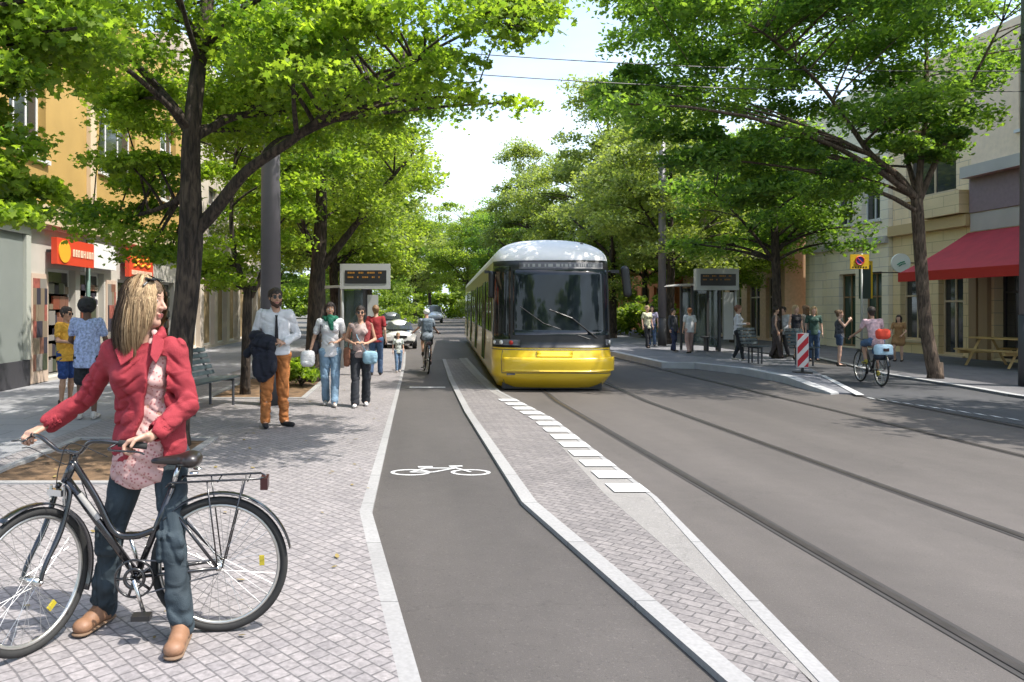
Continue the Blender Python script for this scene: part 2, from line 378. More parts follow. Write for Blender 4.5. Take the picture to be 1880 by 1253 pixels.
# ================================================================ ground
M = {}
M['road'] = asphalt_mat('road_asphalt', (.086, .0755, .0685))
M['lane'] = asphalt_mat('lane_asphalt', (.070, .062, .057))
M['lane_dark'] = asphalt_mat('dark_asphalt', (.062, .062, .066))
M['paving'] = paving_mat('small_paving', (.29, .266, .262), (.23, .212, .212), (.135, .126, .126), .078, 48, 1.0, .006)
M['slab'] = paving_mat('slab_paving', (.29, .29, .30), (.26, .26, .27), (.13, .13, .13), .5, 0, 1.5, .008, .12, .2)
M['island'] = paving_mat('island_paving', (.225, .205, .198), (.17, .155, .152), (.095, .088, .086), .072, 40, 1.7, .0055)
M['strip'] = asphalt_mat('smooth_concrete', (.23, .218, .205), .06)
M['stone'] = paving_mat('kerb_stone', (.31, .305, .30), (.27, .265, .26), (.12, .12, .12), 90.0, 90, 1/90, .006, .16, .2, 37)
M['right_paving'] = paving_mat('right_paving', (.17, .165, .17), (.135, .13, .14), (.06, .06, .06), .35, 0, 1.0, .008, .2, .3)
M['platform'] = paving_mat('platform_paving', (.20, .20, .215), (.17, .17, .185), (.08, .08, .08), .3, 0, 1.0, .007, .15, .2)
M['white'] = mat('road_paint', (.52, .52, .515), .7, var=.1, scale=14)
M['soil'] = mat('soil', (.14, .085, .045), .95, var=.5, scale=7, bump=1, bscale=25)
M['steel'] = mat('rail_steel', (.055, .048, .044), .45, metal=.3, var=.2)
M['groove'] = mat('rail_joint', (.035, .032, .03), .9)
M['earth'] = mat('earth', (.13, .12, .10), .95, var=.3, scale=.6)
g = MB(); g.face([(-300, -60, -.03), (300, -60, -.03), (300, 500, -.03), (-300, 500, -.03)]); structure(g.build('ground', M['earth']))
g = MB(); g.face([(-1, -12, 0), (17, -12, 0), (17, 24, 0), (40, 24, 0), (40, 32, 0), (15, 32, 0), (15, 200, 0), (-3.6, 200, 0), (-3.6, 46, 0), (-9, 46, 0), (-9, 38, 0), (-1, 38, 0)])
structure(g.build('road', M['road']))
def strip(name, L, Rr, z0, z1, m):     # L / Rr: polylines of (x,y) near->far
    L = [Vector(p) for p in L]; Rr = [Vector(p) for p in Rr]; y1 = min(L[-1].y, Rr[-1].y)
    def xi(P, y):
        for a, c in zip(P, P[1:]):
            if a.y-1e-4 <= y <= c.y+1e-4: return a.x+(c.x-a.x)*(y-a.y)/(c.y-a.y)
        return P[-1].x
    yy = sorted(set([round(p.y, 5) for p in L+Rr if p.y < y1]+[y1])); V = []; Fc = []
    for y in yy: V += [(xi(L, y), y, z0), (xi(L, y), y, z1), (xi(Rr, y), y, z1), (xi(Rr, y), y, z0)]
    for i in range(len(yy)-1):
        for k in range(3): Fc.append([4*i+k, 4*i+k+1, 4*i+k+5, 4*i+k+4])
    n4 = 4*(len(yy)-1); Fc += [[0, 1, 2, 3], [n4, n4+1, n4+2, n4+3]]
    return structure(mesh_obj(name, V, Fc, m))
def G2(*pts): return [tuple(gr(x, y).xy) for x, y in pts]
def ext(poly, D):                       # extend nearest point backwards to D
    a, b = Vector(poly[0]), Vector(poly[1]); t = (D-a.y)/(b.y-a.y); return [tuple(a+(b-a)*t)]+poly
KLo = ext(G2((727, 1240), (660, 948), (716, 760), (733, 700), (740, 672)), 1.2)      # left kerb, outer
KLi = ext(G2((766, 1240), (683, 948), (724, 760), (738, 700), (744, 672)), 1.2)
KRi = ext(G2((1303, 1240), (958, 930), (853, 760), (824, 700), (812, 662)), 1.2)
KRo = ext(G2((1350, 1240), (985, 930), (865, 760), (833, 700), (818, 662)), 1.2)
KLo += [(-.05, 27)]; KLi += [(0.0, 27)]
ISp = ext(G2((1463, 1240), (1345, 1125), (1110, 915), (985, 775), (900, 722), (868, 690), (842, 660)), 1.2)   # paving / smooth strip border
ISs = ext(G2((1478, 1240), (1360, 1110), (1196, 921), (1010, 775), (912, 722), (878, 690), (852, 660)), 1.2)
ISk = ext(G2((1513, 1240), (1388, 1110), (1206, 921), (1018, 775), (918, 722), (884, 690), (856, 658)), 1.2)
strip('bike_lane', KLi, KRi, -.02, .006, M['lane'])
strip('kerb_strip', KLo, KLi, -.02, .034, M['stone'])
strip('kerb_strip', KRi, KRo, -.02, .040, M['stone'])
strip('paved_island', KRo, ISp, -.02, .034, M['island'])
strip('smooth_strip', ISp, ISs, -.02, .035, M['strip'])
strip('kerb_strip', ISs, ISk, -.02, .039, M['stone'])
# left pavement around two tree pits
PX0, PX1 = -3.95, -2.25; PY0, PY1 = 6.75, 9.15
QX0, QX1 = -3.5, -1.72; QY0, QY1 = 13.1, 17.0
side = MB()
KL = [Vector(p) for p in KLo]
def kx(y):
    for a, b in zip(KL, KL[1:]):
        if a.y <= y <= b.y: return a.x+(b.x-a.x)*(y-a.y)/(b.y-a.y)
    return KL[-1].x
ys = sorted(set([1.2, PY0, PY1, QY0, QY1, 27.0, 38.0]+[p.y for p in KL]))
top = .034
for a, b in zip(ys, ys[1:]):
    pit = (PX0, PX1) if PY0 <= a < PY1 else (QX0, QX1) if QY0 <= a < QY1 else None
    xa, xb = kx(a), kx(b)
    if pit:
        side.prism([(-4.2, a), (pit[0], a), (pit[0], b), (-4.2, b)], -.02, top)
        side.prism([(pit[1], a), (xa, a), (xb, b), (pit[1], b)], -.02, top)
    else: side.prism([(-4.2, a), (xa, a), (xb, b), (-4.2, b)], -.02, top)
structure(side.build('pavement', M['paving']))
b = MB(); b.b2((-7.9, 1.2, -.02), (-4.2, 38, .032)); structure(b.build('slab_pavement', M['slab']))
for (x0, x1, y0, y1) in ((PX0, PX1, PY0, PY1), (QX0, QX1, QY0, QY1)):
    b = MB(); N = 14
    rg = random.Random(3)
    P = [[Vector((x0+(x1-x0)*i/N, y0+(y1-y0)*j/N, .012+.03*rg.random() if 0 < i < N and 0 < j < N else .008)) for j in range(N+1)] for i in range(N+1)]
    for i in range(N):
        for j in range(N): b.face([P[i][j], P[i+1][j], P[i+1][j+1], P[i][j+1]])
    structure(b.build('soil_bed', M['soil'], smooth=True))
    b = MB(); e = .09; zt = .05
    b.b2((x0, y0, -.01), (x1, y0+e, zt)); b.b2((x0, y1-e, -.01), (x1, y1, zt)); b.b2((x0, y0+e, -.01), (x0+e, y1-e, zt)); b.b2((x1-e, y0+e, -.01), (x1, y1-e, zt))
    structure(b.build('bed_edging', M['stone']))
# road blocks (white dashes on island border)
db = MB(); n = 13
edge_out = [Vector(p) for p in ISk]; edge_in = None
def ex(poly, y):
    for a, b in zip(poly, poly[1:]):
        if a.y <= y <= b.y: return a.x+(b.x-a.x)*(y-a.y)/(b.y-a.y)
    return poly[-1].x
y = 6.44
for i in range(n):
    L_ = .31; xo1, xo2 = ex(edge_out, y), ex(edge_out, y+L_)
    db.face([(xo1-.31, y, .0445), (xo1-.005, y, .0445), (xo2-.005, y+L_, .0445), (xo2-.31, y+L_, .0445)]); y += .52
structure(db.build('dash_marking', M['white']))
# bicycle pictogram + cross line
pm = MB(); zc = .0105; c0 = gr(808, 866); W_, H_ = .97, .42
def pt(u, v): return Vector((c0.x+(u-.5)*W_, c0.y+(v-.5)*H_, zc))
def stroke(P, wd=.035, z=0):
    for a, b_ in zip(P, P[1:]):
        a, b_ = pt(*a), pt(*b_); d = (b_-a); 
        if d.length < 1e-5: continue
        nrm = Vector((-d.y, d.x, 0)).normalized()*wd/2
        pm.face([a+nrm, a-nrm, b_-nrm, b_+nrm])
for cx_ in (.2, .8):
    stroke([(cx_+.18*math.cos(t*math.pi/10), .3+.28*math.sin(t*math.pi/10)) for t in range(21)], .04)
zc += .0006; stroke([(.2, .3), (.35, .75)], .035); zc += .0006; stroke([(.35, .75), (.66, .75)], .04); zc += .0006; stroke([(.42, .3), (.66, .75)], .035); zc += .0006
stroke([(.2, .3), (.42, .3)], .035); zc += .0006; stroke([(.28, .86), (.43, .88)], .06); zc += .0006; stroke([(.62, .9), (.8, .3)], .035); zc += .0006; stroke([(.60, .93), (.74, .95)], .05)
structure(pm.build('bicycle_marking', M['white']))
b = MB(); a, c = gr(752, 713), gr(817, 711); b.face([(a.x, a.y, .0105), (c.x, a.y, .0105), (c.x, a.y+.16, .0105), (a.x, a.y+.16, .0105)]); structure(b.build('lane_line', M['white']))
# rails
def rail(P, w=.055):
    P = [Vector((p[0], p[1], 0)) for p in P]
    for nm, ww, zz, mm in (('rail_joint', w*2.3, .0042, M['groove']), ('rail', w, .0085, M['steel'])):
        b = MB()
        for a, c in zip(P, P[1:]):
            b.face([(a.x-ww/2, a.y, zz), (a.x+ww/2, a.y, zz), (c.x+ww/2, c.y, zz), (c.x-ww/2, c.y, zz)])
        structure(b.build(nm, mm))
rail([(2.80, -6), (2.74, 2), (2.68, 5), (2.62, 9), (2.57, 13), (2.75, 17), (3.0, 22), (3.6, 33), (5, 60), (7, 100)])
rail([(4.34, -6), (4.33, 2), (4.30, 5.3), (4.2, 9), (4.10, 13), (4.25, 17), (4.5, 22), (5.1, 33), (6.5, 60), (8.5, 100)])
rail([(6.64, -6), (6.64, 8.2), (6.64, 12), (6.60, 17), (6.64, 25), (6.8, 33), (8, 60), (10, 100)])
rail([(8.22, -6), (8.22, 10), (8.2, 13), (8.14, 15.4)])
# right platform with kerb, bike lane and pavement
def GP(*pts, z=0.0): return [tuple(gr(x, y, z).xy) for x, y in pts]
pk = GP((1118, 645), (1215, 666), (1275, 667), (1360, 676), (1440, 691), z=.15)+GP((1485, 708), z=.10)+GP((1525, 722), (1578, 725), z=.03)
pkz = [.15]*5+[.10, .03, .03]
back = GP((1512, 690), z=.10)+[(11.2, 22), (11.2, 60), (9.3, 60)]
poly = pk+back
def offs(P, d):
    out = []
    for i, p in enumerate(P):
        a = Vector(P[max(i-1, 0)]); c = Vector(P[min(i+1, len(P)-1)]); t = (c-a).normalized(); out.append(tuple(Vector(p)+Vector((-t.y, t.x))*d))
    return out
b = MB(); zz = pkz+[.10, .15, .15, .15]
inner = offs(pk, .22)
b.prism(inner+back, -.02, zz); structure(b.build('platform', M['platform']))
kb = MB()
for i in range(len(pk)-1):
    if i == len(pk)-2: continue
    q = [pk[i], pk[i+1], inner[i+1], inner[i]]; z_ = [pkz[i]+.004, pkz[i+1]+.004, pkz[i+1]+.004, pkz[i]+.004]
    kb.prism(q, -.02, z_)
structure(kb.build('kerb', mat('kerb_concrete', (.42, .42, .42), .8, var=.12, scale=3)))
tip = MB(); p = GP((1512, 690), z=.10)[0]; q = GP((1582, 726), z=.03)[0]
tip.face([(p[0]-.07, p[1], .1095), (p[0]+.03, p[1], .1095), (q[0]+.05, q[1], .036), (q[0]-.10, q[1], .036)]); structure(tip.build('edge_line', M['white']))
rl = GP((1890, 735), (1850, 729), (1790, 718), (1700, 703), (1620, 690), (1560, 674), (1490, 658), (1420, 652))
rl = [(gr(1890, 735).x+2, gr(1890, 735).y-2.6)]+rl
b = MB(); b.prism(GP((1595, 733), (1880, 782))[::1]+[rl[1]]+rl[2:7]+[(11.2, 22)]+GP((1512, 692)), -.01, .006)
structure(b.build('right_bike_lane', M['lane_dark']))
sw = rl[1:]+[(11.8, 30), (11.8, 60), (17.3, 60), (17.3, 9), (13.5, 9)]
b = MB(); b.prism(offs(rl[1:], -.0)+[(11.8, 30), (11.8, 60), (17.4, 60), (17.4, 8), (rl[1][0], 8)], -.02, .05); structure(b.build('right_pavement', M['right_paving']))
b = MB(); ri = offs(rl, -.16)
for i in range(len(rl)-1): b.prism([ri[i], rl[i], rl[i+1], ri[i+1]], -.01, .056)
structure(b.build('kerb', mat('kerb_light', (.38, .38, .38), .8, var=.1, scale=3)))
b = MB(); A = gr(1590, 731); B = gr(1880, 774); nn = 11
for i in range(nn):
    p = A.lerp(B, (i+.15)/nn); q = A.lerp(B, (i+.7)/nn); b.face([(p.x-.02, p.y-.1, .0105), (q.x-.02, q.y-.1, .0105), (q.x+.02, q.y+.1, .0105), (p.x+.02, p.y+.1, .0105)])
structure(b.build('dashed_line', M['white']))
# ================================================================ tram
def build_tram():
    M['t_yel'] = mat('tram_yellow', (.74, .50, .022), .28, coat=.6, var=.05, scale=1.2)
    M['t_tan'] = mat('tram_yellow_shaded', (.40, .31, .16), .35, coat=.4)  # tan upper body: shading of the yellow put into the colour
    M['t_white'] = mat('tram_white', (.76, .745, .72), .4, var=.05, scale=3)
    M['t_glass'] = mat('tram_glass', (.010, .012, .013), .05, spec=.45)
    M['t_black'] = mat('tram_black', (.012, .012, .013), .35)
    M['t_gray'] = mat('tram_gray', (.10, .10, .105), .5)
    M['t_lamp'] = mat('lamp_lens', (.75, .75, .72), .12, spec=.9)
    M['t_red'] = mat('lamp_red', (.5, .03, .02), .3)
    Wd, c, n, LEN = 1.14, .62, 2.7, 21.0
    def prof(z):                      # half-width, setback
        if z < .30: return Wd-.10*(.30-z)/.2, .20*((.30-z)/.2)**1.5
        if z < .62: return Wd+.015, -.05*math.sin((z-.30)/.32*math.pi*.5)
        if z < .80: return Wd+.015-.015*(z-.62)/.18, -.05+.07*(z-.62)/.18
        if z < 2.5: return Wd-.03*(z-.8)/1.7, .02+.13*((z-.8)/1.7)**1.3
        t = min(1, (z-2.5)/.485); q = math.sqrt(max(0, 1-t*t)); return .25+(Wd-.03-.25)*q, .15+1.35*(1-q)
    def S(u, z, off=0):               # u in [-1,1] front; |u|>1 -> side, (|u|-1) metres back
        hw, sb = prof(z); s = 1 if u >= 0 else -1; a = min(abs(u), 1)*math.pi/2
        p = (math.sin(a))**(2/n); q = (math.cos(a))**(2/n) if a < math.pi/2-1e-6 else 0
        x = s*hw*p; y = sb+c-c*q
        if abs(u) > 1: y = sb+c+(abs(u)-1)
        # outward normal
        nx = s*(math.sin(a))**(2-2/n)/hw; ny = -(math.cos(a))**(2-2/n)/c if a < math.pi/2-1e-6 else 0
        l = math.hypot(nx, ny) or 1
        return Vector((x+nx/l*off, y+ny/l*off, z))
    def patch(name, us, zs, m, off=0, parent=None, thick=0, smooth=True):
        b = MB(); P = [[S(u, z, off) for u in us] for z in zs]; V = [p for r_ in P for p in r_]; K = len(us)
        Fc = [[i*K+j, i*K+j+1, (i+1)*K+j+1, (i+1)*K+j] for i in range(len(zs)-1) for j in range(K-1)]
        if off:                        # rim so the pane has an edge
            V2 = [S(u, z, off-.02) for z in zs for u in us]; o = len(V); V += V2
            def e(a, b_): Fc.append([a, b_, b_+o, a+o])
            for j in range(K-1): e(j, j+1); e((len(zs)-1)*K+j, (len(zs)-1)*K+j+1)
            for i in range(len(zs)-1): e(i*K, (i+1)*K); e(i*K+K-1, (i+1)*K+K-1)
        return mesh_obj(name, V, Fc, m, parent, smooth)
    lin = lambda a, b, k: [a+(b-a)*i/k for i in range(k+1)]
    root = empty('tram', (2.80, 14.35, 0), R(-3.0), 'yellow and white tram with black windscreen coming up the track', 'tram')
    fr = lin(-1, 1, 48)
    allu = [-(1+d) for d in (LEN, 15, 10, 7, 5, 4, 3, 2, 1.5, 1, .5)]+fr+[1+d for d in (.5, 1, 1.5, 2, 3, 4, 5, 7, 10, 15, LEN)]
    patch('body', allu, [.065, .12, .2, .26, .3, .34, .4, .46, .52, .58, .62, .66, .72, .8, .9, 1.0, 1.08], M['t_yel'], 0, root)
    patch('upper_body', allu, lin(1.08, 2.5, 10), M['t_tan'], 0, root)
    patch('roof', allu, [2.5, 2.53, 2.56, 2.60, 2.65, 2.71, 2.77, 2.83, 2.88, 2.92, 2.955, 2.975, 2.985], M['t_white'], 0.0, root)
    b = MB(); b.b2((-.3, 1.5, 2.95), (.3, LEN, 2.99)); b.b2((-.55, 4, 2.9), (.55, 6.5, 3.10)); b.b2((-.55, 9, 2.9), (.55, 12, 3.10)); b.build('roof_equipment', M['t_white'], root)
    b = MB(); b.b2((-.95, .35, .03), (.95, LEN, .4)); b.build('underframe', M['t_black'], root)
    # black surround and windscreen
    wf = patch('windscreen_surround', lin(-.90, .90, 40), lin(.84, 2.50, 14), M['t_black'], .012, root)
    patch('windscreen', lin(-.40, .74, 30), lin(1.08, 2.32, 12), mat('screen_glass', (.010, .014, .018), .04, spec=.45), .019, root)
    patch('side_screen', lin(-.84, -.44, 12), lin(1.0, 2.40, 12), M['t_glass'], .017, root)
    dd = patch('destination_display', lin(-.32, .60, 20), lin(2.34, 2.46, 3), M['t_gray'], .018, root)
    rg = random.Random(5)
    b = MB(); u = -.26
    while u < .5:
        w_ = rg.uniform(.012, .028); b.face([S(u, 2.375, .022), S(u+w_, 2.375, .022), S(u+w_, 2.43, .022), S(u, 2.43, .022)]); u += w_+rg.choice([.01, .012, .03])
    b.face([S(-.27, 2.366, .0205), S(.5, 2.366, .0205), S(.5, 2.371, .022), S(-.27, 2.371, .022)]); b.build('display_text', mat('display_dim', (.30, .30, .28), .6), dd)
    for s in (-1, 1):
        us = lin(-.80, -.30, 12) if s < 0 else lin(.62, .80, 6)
        h = patch('headlight', us, [.88, .93, .99], M['t_gray'], .02, root)
        for k in range(3 if s < 0 else 1):
            uc = (-.76+.17*k) if s < 0 else .72
            bb = MB(); p = S(uc, .935, .03); nn = (S(uc, .935, .05)-p); bb.disc(p, nn, .04, 14, .012); bb.build('lens', M['t_lamp'] if k != 2 else M['t_red'], h, True)
    # creases and panel gaps on the nose
    def seam(P, r=.007, name='panel_seam', m=None): 
        b = MB(); b.tube([S(u, z, .001) for u, z in P], r, 6); return b.build(name, m or M['t_gray'], root)
    seam([(-.58, .78), (-.60, .6), (-.585, .36)]); seam([(u, .37-.03*abs(u)) for u in lin(-.585, .95, 20)])
    seam([(u, .80) for u in lin(-1, 1, 30)], .008); seam([(-.6, .22), (-.6, .12)])
    bp = patch('bumper', lin(-.55, .93, 30), [.40, .44, .50, .56, .62, .66], M['t_yel'], .055, root)
    patch('coupler_flap', lin(-.12, .12, 6), [.68, .73, .78], M['t_yel'], .03, root)
    b = MB(); b.box(S(-.42, .335, .02), (.16, .02, .03)); b.build('tow_cover', M['t_gray'], root)
    # side windows, doors, mirror, wiper
    for s in (-1, 1):
        for (y0, y1) in ((.15, .85), (.95, 2.3), (3.9, 5.3), (5.4, 6.8), (8.4, 9.8), (9.9, 11.3), (12.9, 14.3), (14.4, 15.8), (17.3, 18.7), (18.8, 20.2)):
            patch('window', [s*(1+y) for y in lin(y0, y1, 3)], lin(1.12, 2.16, 2), M['t_glass'], .012, root)
        for (y0, y1) in ((2.45, 3.75), (6.95, 8.25), (11.45, 12.75), (15.95, 17.15)):
            d = patch('door', [s*(1+y) for y in lin(y0, y1, 3)], lin(.28, 2.2, 3), M['t_black'], .014, root)
            for a_, b_ in ((y0+.06, (y0+y1)/2-.03), ((y0+y1)/2+.03, y1-.06)):
                patch('pane', [s*(1+y) for y in lin(a_, b_, 2)], lin(.42, 2.1, 2), M['t_glass'], .02, d)
        mr = MB(); a = S(s*.97, 2.30); e = a+Vector((s*.13, -.12, .0)); mr.tube([a-Vector((s*.03, 0, 0)), e], .022, 8)
        mr.box(e, (.16 if s > 0 else .09, .05, .06)); o = mr.build('mirror_arm', M['t_black'], root)
        hd = SDF()
        if s > 0: hd.cap(e+Vector((.19, -.02, .03)), e+Vector((.24, -.02, -.42)), .085, .085, (1, .55, 1))
        else: hd.cap(e+Vector((.10, .0, -.05)), e+Vector((.10, 0, -.45)), .07, .07, (1, .6, 1))
        hd.mesh('mirror', M['t_black'], o, vox=.015, k=.01)
    b = MB(); b.tube([S(.42, 1.02, .05), S(.12, 1.40, .035), S(-.02, 1.56, .03)], .012, 6); b.tube([S(.32, 1.0, .04), S(-.06, 1.30, .03), S(-.30, 1.62, .03)], .009, 6)
    b.build('wiper', M['t_black'], root)
    b = MB(); b.disc(S(.45, 2.85, .01), (.2, -1, .6), .03); b.build('marker_lamp', M['t_gray'], root)
    return root
build_tram()
# ================================================================ buildings
M['pane'] = mat('window_glass', (.03, .035, .04), .07, spec=.9)
M['dark'] = mat('shop_interior', (.025, .022, .02), .8)
M['frame_white'] = mat('frame_white', (.62, .61, .58), .6)
def wall_mesh(x, side, d0, d1, z1, holes, rec=.22, z0=0.0):
    """facade on plane X=x; side=+1: street lies at -x side (right row). holes: (d0,d1,z0,z1)"""
    ys = sorted(set([d0, d1]+[h[0] for h in holes]+[h[1] for h in holes])); zs = sorted(set([z0, z1]+[h[2] for h in holes]+[h[3] for h in holes]))
    b = MB()
    for a, c in zip(ys, ys[1:]):
        for e, f in zip(zs, zs[1:]):
            my, mz = (a+c)/2, (e+f)/2
            if any(h[0] < my < h[1] and h[2] < mz < h[3] for h in holes): continue
            b.face([(x, a, e), (x, c, e), (x, c, f), (x, a, f)])
    for h in holes:
        xr = x+side*rec; a, c, e, f = h
        b.face([(x, a, e), (xr, a, e), (xr, a, f), (x, a, f)]); b.face([(x, c, e), (xr, c, e), (xr, c, f), (x, c, f)])
        b.face([(x, a, f), (xr, a, f), (xr, c, f), (x, c, f)]); b.face([(x, a, e), (xr, a, e), (xr, c, e), (x, c, e)])
    xb = x+side*8
    b.face([(x, d0, z0), (xb, d0, z0), (xb, d0, z1), (x, d0, z1)]); b.face([(x, d1, z0), (xb, d1, z0), (xb, d1, z1), (x, d1, z1)])
    b.face([(x, d0, z1), (xb, d0, z1), (xb, d1, z1), (x, d1, z1)]); b.face([(xb, d0, z0), (xb, d1, z0), (xb, d1, z1), (xb, d0, z1)])
    return b
def window(x, side, h, root, rec=.2, mull=2, trans=True, m=None, pane=None, sill=True):
    a, c, e, f = h; xr = x+side*rec; b = MB(); t = .07; m = m or M['frame_white']
    def bar(y0, y1, z0, z1): b.b2((xr-.03, y0, z0), (xr+.03, y1, z1))
    bar(a, a+t, e, f); bar(c-t, c, e, f); bar(a+t, c-t, e, e+t); bar(a+t, c-t, f-t, f)
    for k in range(1, mull):
        y = a+(c-a)*k/mull; bar(y-.03, y+.03, e+t, f-t)
    if trans: 
        z = e+(f-e)*.68
        for k in range(mull):
            y0 = a+(c-a)*k/mull+(.07 if k == 0 else .03); y1 = a+(c-a)*(k+1)/mull-(.07 if k == mull-1 else .03); bar(y0, y1, z-.03, z+.03)
    o = b.build('window', m, root)
    p = MB(); p.b2((xr+.005, a+.02, e+.02), (xr+.015, c-.02, f-.02)); p.build('pane', pane or M['pane'], o)
    if sill:
        s = MB(); s.b2((x-side*.08, a-.08, e-.09), (x+side*.05, c+.08, e-.003)) if side > 0 else s.b2((x-.05, a-.08, e-.09), (x+.08, c+.08, e-.003)); s.build('sill', m, o)
    return o
def band(root, x, side, d0, d1, z0, z1, out, m, name='cornice'):
    b = MB(); xs = sorted((x-side*out, x-side*.001)); b.b2((xs[0], d0, z0), (xs[1], d1, z1)); return b.build(name, m, root)
def glyphs(b, x, side, y0, y1, zc, h, seed=0):      # illegible small lettering strokes
    rg = random.Random(seed); y = y0; xx = x
    while y < y1:
        w_ = rg.uniform(.5, .9)*h
        for k in range(2): b.b2((xx-.004, y+k*w_*.6, zc-h/2), (xx+.004, y+k*w_*.6+.18*h, zc+h/2))
        zz = zc+rg.choice([-.4, 0, .4])*h; b.b2((xx-.003, y+.18*h, zz-.08*h), (xx+.003, y+w_*.6, zz+.08*h)); y += w_+.25*h
# ---- left row
XL = -7.6
ochre = mat('ochre_plaster', (.42, .265, .075), .85, var=.10, scale=1.2, bump=.3)
tan = mat('tan_plaster', (.55, .43, .28), .85, var=.08, scale=2)
grey = mat('grey_panel', (.22, .24, .225), .6, var=.05, scale=2)
pale = mat('pale_render', (.47, .44, .39), .8, var=.08, scale=1.5)
base_dk = mat('dark_plinth', (.05, .048, .055), .6)
red = mat('red_sign', (.62, .06, .025), .4)
orange = mat('orange_mark', (.85, .38, .03), .5)
cream = mat('cream_mark', (.85, .7, .5), .5)
def shelf_goods(x, y0, y1, z0, z1, root, seed, cols, fill=False):
    rg = random.Random(seed)
    b = MB(); z = z0
    while z < z1-.12:
        y = y0
        while y < y1-.05:
            w_ = rg.uniform(.05, .34); hh = .34 if fill else rg.uniform(.10, .31); b.mi = rg.randrange(len(cols)); b.b2((x, y+.01, z), (x+.05, min(y+w_, y1), min(z+hh, z1))); y += w_
        z += .34
    b.b2((x-.012, y0, z0-.02), (x, y1, z1)); b.build('poster' if fill else 'window_display', None, root, mats=cols)
G1 = empty('shop_building', (XL, 12, 0), 0, 'ochre building with white framed window above a shop with red signs', 'building')
def put(root, o):
    for ch in root.children:
        pass
hol = [(16.2, 17.55, .10, 2.45), (17.8, 19.2, .55, 2.45), (20.1, 21.9, .45, 2.35), (23.2, 25, .5, 2.4), (18.9, 21.4, 5.0, 7.4), (14.6, 16.1, 4.7, 6.9), (23.6, 25.2, 5.0, 7.4)]
def rel(root, *objs):
    for o in objs:
        o.parent = root
def local(root):                      # children meshes were written in world coordinates: undo the root offset
    for c in root.children:
        c.matrix_parent_inverse = Matrix.Translation(-root.location)
low = [h for h in hol if h[3] < 3]; hi = [h for h in hol if h[2] > 3]
o = wall_mesh(XL, -1, 15.35, 26.0, 3.3, low).build('shop_front', pale, G1)
o = wall_mesh(XL, -1, 11.0, 26.0, 9.5, hi, z0=3.72).build('wall', ochre, G1)
band(G1, XL, -1, 11, 26, 3.32, 3.72, .22, tan, 'ledge'); band(G1, XL, -1, 15.36, 26, 3.25, 3.32, .10, pale, 'ledge')
band(G1, XL, -1, 18.15, 18.5, 3.74, 9.4, .10, tan, 'pilaster')
for h in hi: window(XL, -1, h, G1, mull=3)
shelfm = [mat('goods_a', (.22, .06, .035), .3), mat('goods_b', (.22, .17, .12), .3), mat('goods_c', (.06, .07, .04), .3), mat('goods_d', (.24, .22, .20), .3), mat('goods_e', (.20, .09, .06), .3), mat('goods_f', (.04, .035, .05), .6)]
for i, h in enumerate(low):
    w_ = window(XL, -1, h, G1, rec=.18, mull=1 if i == 0 else 2, trans=i != 0, sill=i > 0, pane=mat('shop_pane', (.05, .05, .05), .08, spec=.7))
    shelf_goods(XL-.165, h[0]+.1, h[1]-.1, h[2]+.1, h[3]-.3, w_, i, shelfm)
pil = mat('poster_red', (.30, .09, .07), .5, var=.4, scale=9)
for y0, y1 in ((15.42, 16.15), (19.3, 19.95), (22.1, 22.9)):
    b = MB(); b.b2((XL+.002, y0, .05), (XL+.03, y1, 2.3)); f_ = b.build('poster_panel', mat('poster_base', (.55, .42, .33), .6), G1)
    shelf_goods(XL-.01, y0+.06, y1-.06, .3, 2.2, f_, int(y0*7), [pil, shelfm[1], shelfm[5], shelfm[2], shelfm[4], shelfm[3]], True)
b = MB(); b.b2((XL+.004, 14.3, .62), (XL+.05, 15.3, 3.05)); 
GB = empty('garage_block', (XL, 13, 0), 0, 'plain grey ground floor block with dark plinth at the left edge', 'building')
b = MB(); b.b2((XL-7, 9, 0), (XL, 15.34, 3.30)); b.build('wall', grey, GB)
b = MB(); b.b2((XL+.002, 9, .03), (XL+.05, 15.33, .55)); b.build('plinth', base_dk, GB)
b = MB(); b.b2((XL+.002, 9, 3.06), (XL+.07, 15.33, 3.30)); b.b2((XL+.002, 15.14, .56), (XL+.07, 15.33, 3.05)); b.build('trim', mat('trim_light', (.42, .43, .38), .6), GB)
local(G1); local(GB)
# red shop signs
def shopsign(y0, y1, z0, z1, label, oval, x=XL+.28):
    r_ = empty('shop_sign', (x, (y0+y1)/2, z0), 0, label, 'sign', 'red signs over the shop on the left')
    b = MB(); b.b2((x-.12, y0, z0), (x, y1, z1)); b.build('sign_box', red, r_)
    zc = (z0+z1)/2
    b = MB()
    if oval: b.disc((x+.001, y0+.35, zc), (1, 0, 0), .28, 24, .015, .24)
    else: 
        for k in range(3):
            b.tube([(x+.008, y0+.3+(y1-y0-.6)*q/12, zc+.26-.15*k+.04*math.sin(q*1.3+k*2)) for q in range(13)], .03, 6)
    b.build('sign_mark', orange, r_)
    b = MB(); glyphs(b, x+.012, 1, y0+(.75 if oval else .15), y1-.15, zc-(0 if oval else (z1-z0)*.33), .16 if oval else .12, 3); b.build('lettering', cream, r_)
    b = MB(); b.b2((XL+.01, y0+.1, zc-.03), (x-.121, y0+.16, zc+.03)); b.b2((XL+.01, y1-.16, zc-.03), (x-.121, y1-.1, zc+.03)); b.build('bracket', base_dk, r_)
    for c in r_.children: c.matrix_parent_inverse = Matrix.Translation(-r_.location)
shopsign(16.0, 17.9, 2.52, 3.08, 'red shop sign with an orange oval and pale lettering', True)
shopsign(20.2, 22.1, 2.42, 3.18, 'squarer red shop sign with orange loops over the second window', False)
